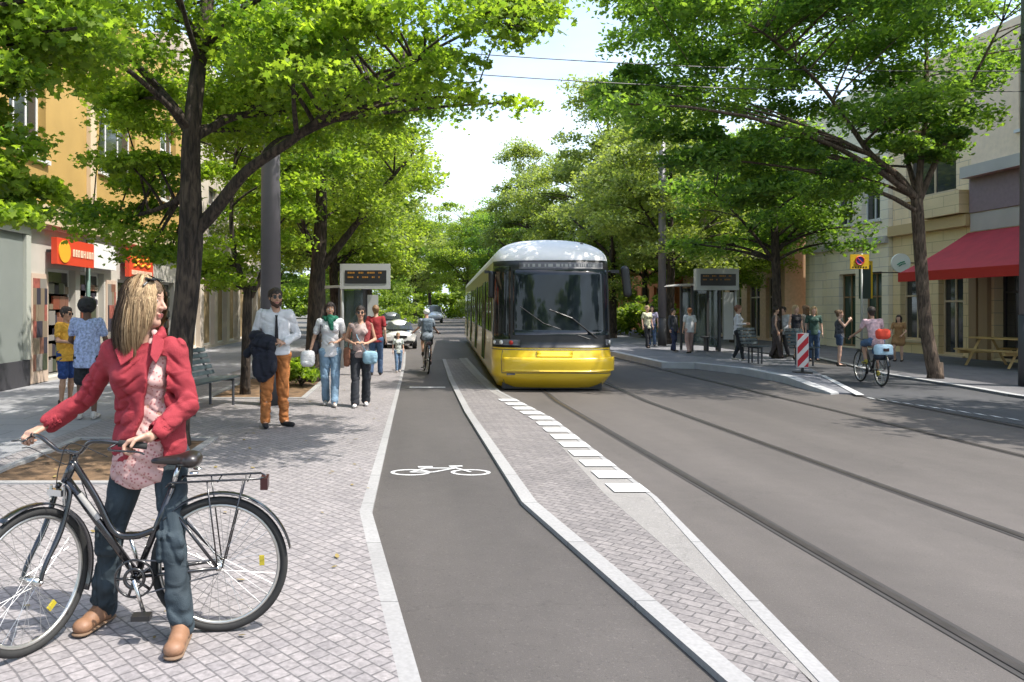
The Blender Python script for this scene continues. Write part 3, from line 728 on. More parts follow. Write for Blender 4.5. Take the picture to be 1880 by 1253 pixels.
# drain pipe + white fascia box
b = MB(); b.tube([(XL+.1, 18.0, .03), (XL+.1, 18.0, 3.2)], .05, 10)
tag(b.build('drain_pipe', mat('green_pipe', (.12, .2, .17), .5), None, True), 'dark green pipe running down the shop front beside the red sign', 'pipe')
b = MB(); b.b2((XL+.003, 18.2, 2.55), (XL+.16, 19.6, 3.15)); tag(b.build('fascia_box', mat('white_fascia', (.75, .74, .72), .5)), 'blank whitish fascia box between the two red shop signs', 'sign')
# further left buildings
G3 = empty('far_shop_building', (XL, 34, 0), 0, 'beige building with tall slatted openings behind the left trees', 'building')
hol = [(26.6+2.1*k, 28.2+2.1*k, .15, 3.0) for k in range(7)]+[(26.8+2.6*k, 28.2+2.6*k, 4.4+3.2*j, 6.3+3.2*j) for k in range(5) for j in range(2)]
wall_mesh(XL, -1, 26.02, 42, 11, hol).build('wall', mat('beige_wall', (.50, .43, .36), .85, var=.1, scale=1.5), G3)
slat = mat('brown_slats', (.30, .22, .12), .7, var=.2, scale=3)
for h in hol: window(XL, -1, h, G3, mull=2 if h[2] > 3 else 1, trans=h[2] > 3, sill=h[2] > 3, pane=slat if h[2] < 3 else None)
band(G3, XL, -1, 26.03, 42, 3.4, 3.65, .15, pale)
local(G3)
# ---- right row
XR = 17.2
mauve = mat('mauve_fascia', (.26, .19, .20), .7, var=.08)
sandst = paving_mat('sandstone', (.86, .68, .43), (.82, .64, .40), (.45, .37, .27), .36, 0, 2.2, .012, .08, .3)
def wallcoords(m):                    # brick pattern on the vertical plane
    nt_ = m.node_tree
    mp = [n for n in nt_.nodes if n.type == 'MAPPING'][0]; mp.inputs['Rotation'].default_value = (0, 0, 0)
    tc = [n for n in nt_.nodes if n.type == 'TEX_COORD'][0]
    sx = nt_.nodes.new('ShaderNodeSeparateXYZ'); cb = nt_.nodes.new('ShaderNodeCombineXYZ')
    nt_.links.new(tc.outputs['Object'], sx.inputs[0]); nt_.links.new(sx.outputs['Y'], cb.inputs['X']); nt_.links.new(sx.outputs['Z'], cb.inputs['Y'])
    nt_.links.new(cb.outputs[0], mp.inputs['Vector']); return m
wallcoords(sandst)
paleblock = wallcoords(paving_mat('pale_blocks', (.88, .79, .60), (.84, .75, .57), (.50, .46, .39), .34, 0, 3.0, .012, .07, .3))
warmblock = wallcoords(paving_mat('warm_blocks', (.80, .63, .36), (.77, .60, .34), (.46, .35, .2), .34, 0, 3.0, .012, .08, .3))
A = empty('cafe_building', (XR, 18, 0), 0, 'building with a mauve fascia band above the red awning', 'building')
hol = [(19.9, 22.3, .12, 2.95), (15.8, 19.4, .6, 2.9)]
wall_mesh(XR, 1, 12, 23.2, 3.9, hol, rec=.35).build('ground_floor', sandst, A)
wall_mesh(XR, 1, 12, 23.2, 9.8, [(13.2+3.2*k, 15.0+3.2*k, 6.6, 8.9) for k in range(3)], z0=4.45).build('wall', mat('mauve_grey_wall', (.80, .62, .44), .85, var=.06), A)
band(A, XR, 1, 12, 23.2, 3.9, 4.45, .03, pale, 'fascia_board')
band(A, XR, 1, 12, 23.2, 4.47, 5.5, .06, mauve, 'fascia'); band(A, XR, 1, 12, 23.2, 5.51, 5.85, .35, pale, 'cornice')
for h in hol: window(XR, 1, h, A, rec=.3, mull=2, trans=True, m=mat('dark_frame', (.035, .028, .03), .5), pane=M['dark'] if 0 else M['pane'], sill=False)
for k in range(3): window(XR, 1, (13.2+3.2*k, 15.0+3.2*k, 6.6, 8.9), A)
b = MB(); b.b2((XR-.12, 22.4, .05), (XR-.002, 22.75, 3.0)); b.b2((XR-.12, 22.85, .05), (XR-.002, 23.15, 3.0)); b.build('pilaster', mat('brown_pilaster', (.36, .25, .15), .7), A)
local(A)
aw = empty('awning', (XR, 19.5, 3.9), 0, 'wide red sloping awning over the cafe front', 'awning')
awm = mat('awning_red', (.40, .022, .032), .7, var=.12, scale=3); awl = mat('awning_red_valance', (.55, .028, .025), .7)
y0, y1 = 14.5, 23.3; xo = 15.05; N = 10
V = []; Fc = []
for j in range(N+1):
    for i in range(13):
        t = j/N; V.append((XR-.02+(xo-XR+.02)*t, y0+(y1-y0)*i/12, 3.88-1.24*t-.07*math.sin(t*math.pi)+.012*math.cos(i*math.pi)*math.sin(t*math.pi)))
for j in range(N):
    for i in range(12): a = j*13+i; Fc.append([a, a+1, a+14, a+13])
mesh_obj('canopy', V, Fc, awm, aw, True)
b = MB(); b.b2((xo-.012, y0, 2.38), (xo, y1, 2.66)); b.build('valance', awl, aw)
for yy in (y0+.005, y1-.005):
    b = MB(); P = [(XR-.02+(xo-XR+.02)*j/N, yy, 3.875-1.24*j/N-.07*math.sin(j/N*math.pi)) for j in range(N+1)]; b.face(P+[(XR-.02, yy, 2.9)][0:0]+[(XR-.5, yy, 3.3)]) ; b.build('side_flap', awm, aw)
for yy in (y0+.3, 19, y1-.3):
    b = MB(); b.tube([(XR-.03, yy, 2.75), (xo+.03, yy, 2.6)], .025, 8); b.build('arm', M['t_gray'], aw)
for c in aw.children: c.matrix_parent_inverse = Matrix.Translation(-aw.location)
B_ = empty('sandstone_building', (XR, 27, 0), 0, 'sandstone building with banded blocks between the cafe and the rounded corner', 'building')
hol = [(23.6, 24.7, .1, 2.6), (25.3, 26.6, .5, 2.7), (23.9, 26.3, 5.3, 7.6)]
wall_mesh(XR+.05, 1, 23.22, 27.0, 4.1, hol[:2]).build('ground_floor', warmblock, B_)
wall_mesh(XR+.05, 1, 23.22, 27.0, 9.8, hol[2:], z0=4.45).build('wall', sandst, B_)
band(B_, XR+.05, 1, 23.23, 27, 4.1, 4.45, .2, mat('ochre_cornice', (.55, .40, .2), .8), 'cornice')
for h in hol: window(XR+.05, 1, h, B_, m=tan)
b = MB(); b.b2((XR-.3, 23.3, 4.5), (XR+.04, 25.2, 5.2)); b.build('balcony_block', warmblock, B_)
local(B_)
C_ = empty('corner_building', (XR, 30, 0), 0, 'pale building with a rounded block corner and tall shop openings', 'building')
hol = [(27.4, 28.5, .1, 2.9), (29.0, 30.1, .1, 2.9), (27.5, 28.6, 4.8, 7.2), (29.2, 30.4, 4.8, 7.2)]
wall_mesh(XR-.1, 1, 27.02, 31.0, 9.8, hol).build('wall', paleblock, C_)
gm = mat('green_dark_pane', (.03, .06, .045), .15)
for i, h in enumerate(hol): window(XR-.1, 1, h, C_, m=mat('brown_frame', (.25, .16, .08), .6) if i < 2 else None, pane=gm if i < 2 else None, sill=i > 1)
b = MB(); P = [(XR+1.2+1.3*math.cos(R(a)), 32.3+1.3*math.sin(R(a))) for a in range(0, 360, 15)]; b.prism(P, 0, 9.8); b.build('turret', paleblock, C_, False)
b = MB(); b.prism([(XR+1.2+1.42*math.cos(R(a)), 32.3+1.42*math.sin(R(a))) for a in range(0, 360, 15)], 3.9, 4.15); b.build('cornice', pale, C_)
band(C_, XR-.1, 1, 27.03, 31, 3.9, 4.15, .12, pale)
local(C_)
D_ = empty('brown_building', (XR, 38, 0), 0, 'brown and beige building front seen through the second right tree', 'building')
hol = [(34.4+2.0*k, 35.8+2.0*k, .15, 3.0) for k in range(6)]+[(34.4+2.4*k, 35.7+2.4*k, 4.6, 6.8) for k in range(5)]
wall_mesh(XR-.3, 1, 34.0, 46.5, 10, hol).build('wall', mat('tan_brown', (.62, .42, .26), .85, var=.12), D_)
for h in hol: window(XR-.3, 1, h, D_, m=mat('cream_frame', (.5, .42, .33), .6), sill=h[2] > 3)
band(D_, XR-.3, 1, 34.01, 46.5, 3.5, 3.8, .2, pale); local(D_)
E_ = empty('orange_building', (XR-2, 55, 0), 0, 'orange red building front behind the tram shelter', 'building')
hol = [(47.5+2.6*k, 49.2+2.6*k, .15, 2.9) for k in range(6)]+[(47.5+2.6*k, 49.0+2.6*k, 4.4, 6.6) for k in range(6)]
wall_mesh(XR-1.2, 1, 46.8, 64, 9.5, hol).build('wall', mat('orange_plaster', (.55, .19, .07), .85, var=.12), E_)
for h in hol: window(XR-1.2, 1, h, E_, m=mat('ochre_frame', (.5, .3, .12), .6), sill=h[2] > 3)
local(E_)
for nm, lab, x0, x1, yy, m_ in (('end_building', 'beige building far behind the trees on the right', 14, 40, 90, sandst),):
    e_ = empty(nm, ((x0+x1)/2, yy, 0), 0, lab, 'building')
    b = MB(); b.b2((x0, yy, 0), (x1, yy+8, 9)); b.build('wall', m_, e_)
    for k in range(6):
        for j in range(2):
            b = MB(); cx_ = x0+(x1-x0)*(k+.5)/6; b.b2((cx_-.6, yy-.05, 1.2+3.4*j), (cx_+.6, yy-.003, 3.2+3.4*j)); b.build('window', M['pane'], e_)
    local(e_)
# ================================================================ street furniture
pole_m = mat('pole_grey', (.17, .16, .175), .5, metal=.2, var=.05); pole_dk = mat('pole_base_grey', (.06, .06, .065), .55)
alu = mat('sign_grey', (.42, .43, .42), .45, metal=.3); black = mat('black_paint', (.015, .015, .016), .4)
def make_pole(x, y, z0, r, h, label, dark=1.05):
    p = empty('catenary_pole', (x, y, z0), 0, label, 'pole', 'overhead line poles')
    b = MB(); b.tube([(0, 0, dark), (0, 0, h)], [r, r*.78], 24); b.build('shaft', pole_m, p, True)
    b = MB(); b.tube([(0, 0, 0), (0, 0, dark)], r*1.06, 24); b.build('base', pole_dk, p, True)
    b = MB(); b.tube([(0, 0, h), (0, 0, h+.04)], [r*.8, r*.4], 24); b.build('cap', pole_dk, p)
    b = MB(); b.tube([(0, 0, h*.72), (0, 0, h*.72+.08)], r*.98, 20); b.build('clamp', M['t_gray'], p)
    return p
make_pole(*gr(497, 747).xy, .03, .165, 8.2, 'thick grey metal pole with dark base behind the man in the white shirt')
make_pole(12.30, 15.0, .05, .19, 9.5, 'grey metal pole cut by the right edge of the picture', 1.4)
make_pole(9.75, 29, .15, .15, 8.6, 'slim grey pole on the far platform right of the tram')
for z, (za, zb) in enumerate(((5.95, 6.25), (5.62, 5.85))):
    a = Vector((gr(497, 747).x, gr(497, 747).y, za)); c = Vector((12.3, 15, zb)); b = MB()
    b.tube([a.lerp(c, t/16)-Vector((0, 0, .18*math.sin(math.pi*t/16))) for t in range(17)], .009, 5)
    tag(b.build('span_wire', black, None), ['upper', 'lower'][z]+' thin wire crossing the sky between the two poles', 'wire', 'overhead span wires')
led = mat('led_amber', (.35, .16, .02), .5)
def display(x, y, z0, w_, postx, label, zt=(2.0, 2.62)):
    d = empty('departure_display', (x, y, z0), 0, label, 'sign', 'stop departure displays')
    b = MB(); b.tube([(postx, 0, 0), (postx, 0, zt[1])], .045, 12); b.build('post', alu, d, True)
    b = MB(); b.b2((-w_/2, -.12, zt[0]), (w_/2, .12, zt[1])); b.build('housing', alu, d)
    sc = MB(); sc.b2((-w_/2+.13, -.135, zt[0]+.14), (w_/2-.10, -.121, zt[1]-.17)); s_ = sc.build('screen', black, d)
    b = MB(); rg = random.Random(int(x*10))
    for k in range(2):
        u = -w_/2+.2; zc_ = zt[1]-.225-k*.115
        while u < w_/2-.2:
            q = rg.uniform(.02, .05); b.b2((u, -.14, zc_-.03), (u+q, -.136, zc_+.012)); u += q+rg.choice([.012, .012, .1])
    b.build('led_text', led, s_)
    return d
display(-1.05, 19.8, .03, 1.30, -.60, 'grey departure display on a post at the left stop behind the walkers', (2.05, 2.70))
display(9.85, 24.2, .15, 1.34, .63, 'grey departure display above the shelter on the right platform', (2.0, 2.68))
# shelters
glass = mat('shelter_glass', (.20, .27, .27), .08, spec=.8); glass.node_tree.nodes['Principled BSDF'].inputs['Transmission Weight'].default_value = .75
def shelter(x, y, z0, L, label, dpt=1.3):
    s = empty('tram_shelter', (x, y, z0), 0, label, 'shelter', 'tram stop shelters')
    b = MB(); P = [(-L/2, 2.16), (-L/2+.1, 2.22), (0, 2.25), (L/2, 2.28), (L/2, 2.20), (0, 2.17)]
    V = [(a, -dpt/2, c) for a, c in P]+[(a, dpt/2, c) for a, c in P]; n_ = len(P)
    mesh_obj('roof', V, [list(range(n_)), list(range(n_, 2*n_))[::-1]]+[[i, (i+1) % n_, n_+(i+1) % n_, n_+i] for i in range(n_)], mat('shelter_roof', (.5, .47, .42), .5), s)
    for px_, py_ in ((-L/2+.55, -.5), (L/2-.3, -.5), (-L/2+.55, .5), (L/2-.3, .5)):
        b = MB(); b.b2((px_-.035, py_-.035, 0), (px_+.035, py_+.035, 2.17)); b.build('post', pole_dk, s)
    b = MB(); b.b2((L/2-.62, -.47, .15), (L/2-.30, -.45, 2.1)); b.build('glass_panel', glass, s)
    b = MB(); b.b2((-L/2+.6, .49, .25), (L/2-.34, .51, 2.1)); b.build('glass_panel', glass, s)
    b = MB(); b.b2((L/2-.60, -.2, .42), (L/2-.05, .35, .47)); b.b2((L/2-.55, -.1, 0), (L/2-.5, .2, .42)); b.b2((L/2-.15, -.1, 0), (L/2-.1, .2, .42)); b.build('seat', pole_dk, s)
    b = MB(); b.b2((L/2-.2, -.6, .4), (L/2+.12, -.52, 1.95)); b.build('notice_case', alu, s)
    return s
shelter(9.75, 25.6, .15, 1.75, 'glass tram shelter with thin roof on the right platform')
shelter(-1.75, 23.5, .03, 1.6, 'small pale roofed shelter at the left stop behind the walkers')
# bench and chairs
slatm = mat('bench_slats', (.055, .075, .08), .5)
def bench(x, y, z0, rz, L, label, name='bench'):
    s = empty(name, (x, y, z0), rz, label, 'bench' if name == 'bench' else 'chair')
    b = MB()
    for k in range(5): b.b2((-.02+.09*k, -L/2, .425+.004*k), (.055+.09*k, L/2, .45+.004*k))
    b.build('seat', slatm, s)
    b = MB()
    for k in range(5):
        t = k/4; b.box((-.06-.16*t, 0, .52+.36*t), (.02, L, .065), M=Matrix.Rotation(-.4, 3, 'Y'))
    b.build('backrest', slatm, s)
    for yy in (-L/2+.2, L/2-.2):
        b = MB(); b.tube([(.38, yy, 0), (.38, yy, .42)], .022, 8); b.build('leg', pole_dk, s)
        b = MB(); b.tube([(-.02, yy, 0), (-.02, yy, .42)], .022, 8); b.build('leg', pole_dk, s)
        b = MB(); b.tube([(.40, yy, .41), (-.03, yy, .41), (-.25, yy, .92)], .02, 8); b.build('support', pole_dk, s)
        b = MB(); b.tube([(-.10, yy, .62), (.30, yy, .64), (.36, yy, .42)], .016, 8) if 0 else None
    return s
bench(-3.28, 11.7, .03, R(-12), 1.7, 'dark slatted bench beside the big left tree')
bench(9.95, 19.3, .15, R(-75), .55, 'dark chair beside the red and white beacon', 'chair')
bench(9.05, 20.0, .15, R(-80), .5, 'dark chair under the group of women on the platform', 'chair')
# beacon
bc = empty('warning_beacon', (9.0, 17.3, .10), 0, 'red and white striped warning beacon at the platform tip', 'beacon')
V = []; ft = []; b = MB(); b.mi = 0
w2, z0_, z1_ = .13, .14, .92
b.b2((-w2, -.02, z0_), (w2, .02, z1_)); 
for s_ in (-1,):
    pass
b.mi = 1
for k in range(-2, 5):
    lo = z0_+k*.30; 
    poly_ = [(-w2, lo), (-w2, lo+.16), (w2, lo+.42), (w2, lo+.26)]
    # clip to the board
    def clip(P, f, inter):
        out = []
        for i in range(len(P)):
            p, q = P[i], P[(i+1) % len(P)]
            if f(p): out.append(p)
            if f(p) != f(q): out.append(inter(p, q))
        return out
    def iz(zv): return lambda p, q: (p[0]+(q[0]-p[0])*(zv-p[1])/(q[1]-p[1]), zv)
    P = clip(poly_, lambda p: p[1] >= z0_+.012, iz(z0_+.012)) 
    if len(P) > 2: P = clip(P, lambda p: p[1] <= z1_-.012, iz(z1_-.012))
    if len(P) > 2:
        for yy in (-.023, .023): b.face([(p[0]*.95, yy, p[1]) for p in P])
b.build('board', None, bc, mats=[mat('beacon_white', (.72, .66, .62), .5), mat('beacon_red', (.52, .02, .03), .45)])
b = MB(); b.tube([(0, 0, .02), (0, 0, .14)], .03, 8); b.build('post', black, bc)
b = MB(); b.box((0, 0, .015), (.34, .26, .05)); b.build('foot', black, bc)
# parking sign, shop sign
yel = mat('sign_yellow', (.72, .46, .02), .45); blu = mat('sign_blue', (.10, .06, .45), .45); rd = mat('sign_rim_red', (.6, .05, .05), .45)
ps = empty('no_stopping_sign', (13.15, 22.0, .05), 0, 'yellow sign with a round blue red rimmed symbol on a thin post', 'sign')
b = MB(); b.tube([(0, 0, 0), (0, 0, 3.1)], .032, 10); b.build('post', alu, ps, True)
b = MB(); b.b2((-.36, -.06, 2.66), (.18, -.035, 3.08)); pl = b.build('plate', yel, ps)
b = MB(); b.disc((-.09, -.062, 2.90), (0, -1, 0), .13, 24, .006); b.build('symbol', blu, pl)
b = MB(); b.ring((-.09, -.069, 2.90), (0, 1, 0), .12, .018, 24, 6); b.tube([(-.17, -.07, 2.98), (-.01, -.07, 2.82)], .014, 6); b.build('symbol_rim', rd, pl)
b = MB()
for k in range(6): b.b2((-.30+.075*k, -.064, 2.69), (-.26+.075*k, -.0605, 2.73))
b.build('lettering', black, pl)
rs = empty('round_shop_sign', (15.75, 24.3, 3.0), 0, 'round white projecting sign with a green mark beside the awning', 'sign')
b = MB(); b.disc((0, 0, .02), (0, -1, 0), .30, 32, .06); b.build('disc', mat('round_white', (.8, .84, .76), .5), rs)
b = MB(); b.tube([(-.13, -.066, -.04), (-.02, -.066, .03), (.10, -.066, .06)], .022, 6); b.tube([(-.08, -.066, -.09), (.02, -.066, -.02), (.13, -.066, 0)], .018, 6); b.build('mark', mat('green_mark', (.03, .25, .14), .5), rs)
b = MB(); b.tube([(.30, .03, .02), (1.43, .03, .02)], .02, 8); b.build('bracket', black, rs)
yf = empty('yellow_frame_sign', (15.6, 26.2, 1.9), 0, 'upright yellow edged dark banner sign at the rounded corner building', 'sign')
b = MB(); b.b2((-.02, -.03, 0), (.42, .03, 1.3)); b.build('banner', mat('banner_dark', (.05, .07, .06), .5), yf)
b = MB(); b.b2((.36, -.035, .01), (.42, -.031, 1.29)); b.b2((-.02, -.035, 1.15), (.35, -.031, 1.29)); b.build('border', yel, yf)
b = MB(); b.tube([(.42, 0, .9), (1.5, 0, .9)], .02, 6); b.build('bracket', black, yf)
# picnic table
wood = mat('table_wood', (.55, .36, .15), .7, var=.2, scale=4)
pt_ = empty('picnic_table', (15.7, 19.9, .05), R(8), 'wooden picnic table with splayed legs outside the cafe', 'table')
b = MB()
for k in range(4): b.b2((-.36+.185*k, -.8, .72), (-.36+.185*k+.17, .8, .76))
b.build('tabletop', wood, pt_)
for sx in (-1, 1):
    b = MB()
    for k in range(2): b.b2((sx*.68-.13+.14*k, -.8, .42), (sx*.68-.01+.14*k, .8, .46))
    b.build('bench_seat', wood, pt_)
    for yy in (-.62, .62):
        b = MB(); b.tube([(sx*.62, yy, 0), (sx*.18, yy, .72)], .04, 4); b.build('leg', wood, pt_)
for yy in (-.66, .66):
    b = MB(); b.b2((-.8, yy-.03, .33), (.8, yy+.03, .41)); b.build('crossbar', wood, pt_)
# ---- car
def make_car(x, y, rz, sc, label, col, van=False):
    r_ = empty('parked_car' if not van else 'parked_van', (x, y, .0), rz, label, 'car' if not van else 'van'); r_.scale = (sc,)*3
    s = SDF(); hw = .82
    if van: s.cap((0, .3, .75), (0, 4.4, .8), .5, .5, (1.6, 1, .95), k=.1); s.cap((0, 1.0, 1.35), (0, 4.3, 1.4), .5, .5, (1.5, 1, 1.05), k=.2)
    else:
        s.cap((0, .42, .58), (0, 3.9, .62), .30, .31, (2.55, 1.2, .95), k=.05); s.cap((0, .3, .42), (0, 4.0, .42), .2, .2, (3.6, 1.2, 1), k=.05)
        s.cap((0, 1.75, 1.0), (0, 3.1, 1.02), .40, .38, (1.50, 1.25, 1.0), k=.22)
    for yy in (.85, 3.4):
        for sx in (-1, 1): s.cap((sx*.95, yy, .32), (sx*.6, yy, .32), .36, .36, k=.01, neg=True)
    o = s.mesh('body', mat('car_paint_'+('white' if col[0] > .5 else 'grey'), col, .25, metal=.3, coat=.7), r_, vox=.03, k=.05)
    b = MB(); z1 = 1.28 if not van else 1.75; zb = .93 if not van else 1.1
    yb, yt = (.98, 1.62) if not van else (.12, .5)
    b.face([(-.66, yb-.03, zb), (.66, yb-.03, zb), (.54, yt-.10, z1), (-.54, yt-.10, z1)]); b.face([(-.66, yb+.1, zb-.05), (.66, yb+.1, zb-.05), (.54, yt+.1, z1-.02), (-.54, yt+.1, z1-.02)])
    b.build('windscreen', M['pane'], r_)
    for sx in (-1, 1):
        b = MB(); b.disc((sx*.60, .02, .66), (0, -1, 0), .16, 16, .03, .075); b.build('headlight', M['t_lamp'], r_)
        for yy in (.85, 3.4):
            w_ = MB(); w_.disc((sx*.62, yy, .31), (sx, 0, 0), .31, 24, .2); wo = w_.build('wheel', black, r_)
            w_ = MB(); w_.disc((sx*.825, yy, .31), (sx, 0, 0), .19, 16, .008); w_.build('rim', alu, wo)
        b = MB(); b.box((sx*.93, 1.3, .95), (.16, .1, .12)); b.build('mirror', o.data.materials[0], r_)
    b = MB(); b.box((0, .02, .60), (.62, .04, .14)); b.build('grille', black, r_)
    b = MB(); b.box((0, -.02, .36), (1.2, .03, .10)); b.build('air_intake', black, r_)
    b = MB(); b.box((0, -.04, .44), (.5, .02, .10)); b.build('number_plate', M['white'], r_)
    return r_
make_car(-.20, 29.0, R(3), .80, 'white car facing the camera beyond the end of the pavement', (.72, .72, .70))
make_car(-.9, 45, R(0), .95, 'grey car half hidden behind the white car', (.20, .21, .22))
make_car(3.0, 78, 0, 1, 'small white van far down the street left of the tram', (.70, .72, .74), True)
# ---- bicycles
def orient(origin, dirx):             # local frame: x along dirx, z up
    return Matrix.Translation(origin) @ Matrix.Rotation(math.atan2(dirx[1], dirx[0]), 4, 'Z')
tyre_m = mat('tyre', (.022, .022, .021), .8); rim_m = mat('rim_alu', (.55, .54, .50), .3, metal=.8); spoke_m = mat('spoke_steel', (.5, .5, .48), .35, metal=.9)
fr_m = mat('bicycle_black', (.008, .008, .009), .22, coat=.8); chrome = mat('chrome', (.6, .6, .58), .2, metal=1); refl = mat('reflector_yellow', (.42, .34, .03), .25)
def wheel(parent, Mx, Rw, hero):      # wheel in local frame Mx (x forward, y axle)
    T = lambda p: Mx @ Vector(p)
    ax = (Mx.to_3x3() @ Vector((0, 1, 0)))
    b = MB(); b.ring(T((0, 0, 0)), ax, Rw-.018, .019, 56, 10, u=(Mx.to_3x3() @ Vector((1, 0, 0)))); w_ = b.build('wheel', tyre_m, parent, True)
    b = MB(); b.ring(T((0, 0, 0)), ax, Rw-.042, .010, 56, 8, u=(Mx.to_3x3() @ Vector((1, 0, 0)))); b.build('rim', rim_m, w_, True)
    b = MB(); N = 32 if hero else 16
    for k in range(N):
        a = 2*math.pi*k/N; sy = .028*(1 if k % 2 else -1); o_ = .5*(1 if k % 4 < 2 else -1)
        b.tube([T((.02*math.cos(a+o_*3), sy, .02*math.sin(a+o_*3))), T(((Rw-.045)*math.cos(a), 0, (Rw-.045)*math.sin(a)))], .0011 if hero else .002, 4, cap=False)
    b.build('spokes', spoke_m, w_)
    b = MB(); b.tube([T((0, -.055, 0)), T((0, .055, 0))], .018, 12); b.tube([T((0, -.07, 0)), T((0, .07, 0))], .007, 8); b.build('hub', chrome, w_, True)
    if hero:
        for a in ((R(178),) if Mx.to_3x3()[0][0] < -.8 else (R(232),)):
            p = T((.20*math.cos(a), -.012, .20*math.sin(a))); b = MB(); q = Mx.to_3x3()
            b.box(p, (.046, .012, .024), M=q @ Matrix.Rotation(-a+math.pi/2, 3, 'Y')); b.build('reflector', refl, w_)
    return w_
def fender(parent, Mx, Rw, a0, a1):
    V = []; Fc = []; N = 26; K = 5
    for i in range(N+1):
        a = a0+(a1-a0)*i/N
        for j in range(K):
            y = (j/(K-1)-.5)*.056; rr = Rw+.022-abs(y)**2*8
            V.append(Mx @ Vector((rr*math.cos(a), y, rr*math.sin(a))))
    for i in range(N):
        for j in range(K-1): a = i*K+j; Fc.append([a, a+1, a+K+1, a+K])
    o = mesh_obj('mudguard', V, Fc, fr_m, parent, True); md = o.modifiers.new('t', 'SOLIDIFY'); md.thickness = .003; return o
def bicycle(rear, crown_xy, fdir, Rw, label, hero=True, z0=.034, grips=True):
    """rear: xy of rear contact; crown_xy: xy of the fork crown; fdir: direction of the front wheel"""
    r_ = empty('bicycle', (rear[0], rear[1], z0), 0, label, 'bicycle')
    rear = Vector((rear[0], rear[1], z0)); cw = Vector((crown_xy[0], crown_xy[1], z0)); fx = (cw-rear).normalized(); L = (cw-rear).length
    A = Matrix.Translation(-rear) @ orient(rear, fx); P = lambda x, z, y=0: A @ Vector((x, y, z))
    wr_ = wheel(r_, A @ Matrix.Translation((0, 0, Rw)), Rw, hero)
    fender(r_, A @ Matrix.Translation((0, 0, Rw)), Rw, R(-12)+math.pi, R(40))
    fd = Vector((fdir[0], fdir[1], 0)).normalized(); hubxy = cw+fd*.175
    Bm = Matrix.Translation(-rear) @ orient(hubxy, fd); Fm = Bm @ Matrix.Translation((0, 0, Rw))
    wheel(r_, Fm, Rw, hero); fender(r_, Fm, Rw, R(62), R(205))
    # fork
    b = MB(); cr = P(L, Rw*2+.075)
    hub = Fm @ Vector((0, 0, 0)); side_ = Bm.to_3x3() @ Vector((0, 1, 0)); fw = Bm.to_3x3() @ Vector((1, 0, 0))
    for s_ in (-1, 1):
        b.tube(crom([cr+side_*s_*.02, cr+side_*s_*.045-Vector((0, 0, .05)), cr.lerp(hub, .5)+side_*s_*.052-fw*.03, hub+side_*s_*.055-fw*.03+Vector((0, 0, .07)), hub+side_*s_*.055], 5), [.0135]*13+[.011]*8, 8)
    b.build('fork', fr_m, r_, True)
    HTb = P(L-.012, Rw*2+.085); HTt = P(L-.050, Rw*2+.175)
    bbx, bbz = .44*L/.83, .285; BB = P(bbx, bbz); ST = P(bbx-.165, .70); rh = P(0, Rw)
    f = MB(); f.tube([HTb, HTt], .021, 12)
    f.tube([P(L-.02, Rw*2+.10), BB], .019, 12)
    mid = P(L-.045, Rw*2+.19); e = P(bbx-.085, .50)
    f.tube(crom([mid, mid.lerp(P(bbx+.08, .475), .5), P(bbx+.11, .50), P(bbx+.02, .47), e], 8), .016, 12)
    f.tube([BB, ST], .016, 12)
    for s_ in (-1, 1):
        yo = (A.to_3x3() @ Vector((0, s_, 0)))
        f.tube([BB+yo*.03, rh+yo*.062], .009, 8); f.tube([ST+yo*.015-Vector((0, 0, .1)), rh+yo*.062], .008, 8)
    f.tube([BB+A.to_3x3() @ Vector((0, -.04, 0)), BB+A.to_3x3() @ Vector((0, .04, 0))], .024, 12)
    f.build('frame', fr_m, r_, True)
    # saddle
    s = SDF(); sp = P(bbx-.20, .835); yv = A.to_3x3() @ Vector((0, 1, 0)); xv = A.to_3x3() @ Vector((1, 0, 0))
    s.cap(sp-xv*.06-yv*.045, sp-xv*.06+yv*.045, .038, .038, (1, 1, .8)); s.cap(sp-xv*.05, sp+xv*.12-Vector((0, 0, .005)), .042, .018, (1, 1, .8))
    sd_ = s.mesh('saddle', mat('saddle_leather', (.02, .014, .012), .35, coat=.3), r_, vox=.008 if hero else .014, k=.04)
    b = MB(); b.tube([ST, P(bbx-.195, .81)], .0125, 10); b.build('seat_post', chrome, sd_, True)
    b = MB()
    for s_ in (-1, 1): b.ring(sp-xv*.075+yv*.05*s_-Vector((0, 0, .055)), (0, 0, 1), .018, .004, 12, 5)
    b.build('saddle_springs', chrome, sd_)
    # cranks, chainring, pedals
    cs = A.to_3x3() @ Vector((0, -.05, 0)) if (A.to_3x3() @ Vector((0, 1, 0))).y > 0 else A.to_3x3() @ Vector((0, .05, 0))
    b = MB(); cc = BB+cs; ax_ = cs.normalized(); b.ring(cc, ax_, .088, .006, 30, 6); b.ring(cc, ax_, .045, .009, 20, 6)
    for k in range(5):
        a = k*2*math.pi/5; q = xv*math.cos(a)+Vector((0, 0, 1))*math.sin(a); b.tube([cc, cc+q*.088], .007, 6)
    cr_ = b.build('chainring', fr_m, r_, True)
    ca = (xv*-.30+Vector((0, 0, -1))).normalized()*.165
    b = MB(); b.tube([cc+cs*.3, cc+cs*.3+ca], .010, 8); b.build('crank', chrome, cr_, True)
    b = MB(); b.tube([BB-cs*1.3, BB-cs*1.3-ca], .010, 8); b.build('crank', chrome, cr_, True)
    for s_, sg in ((1, 1), (-1, -1)):
        b = MB(); pp = (cc+cs*.3+ca if sg > 0 else BB-cs*1.3-ca)+cs*.9*sg; b.box(pp, (.085, .06, .022), rz=math.atan2(xv.y, xv.x)); b.build('pedal', black, cr_)
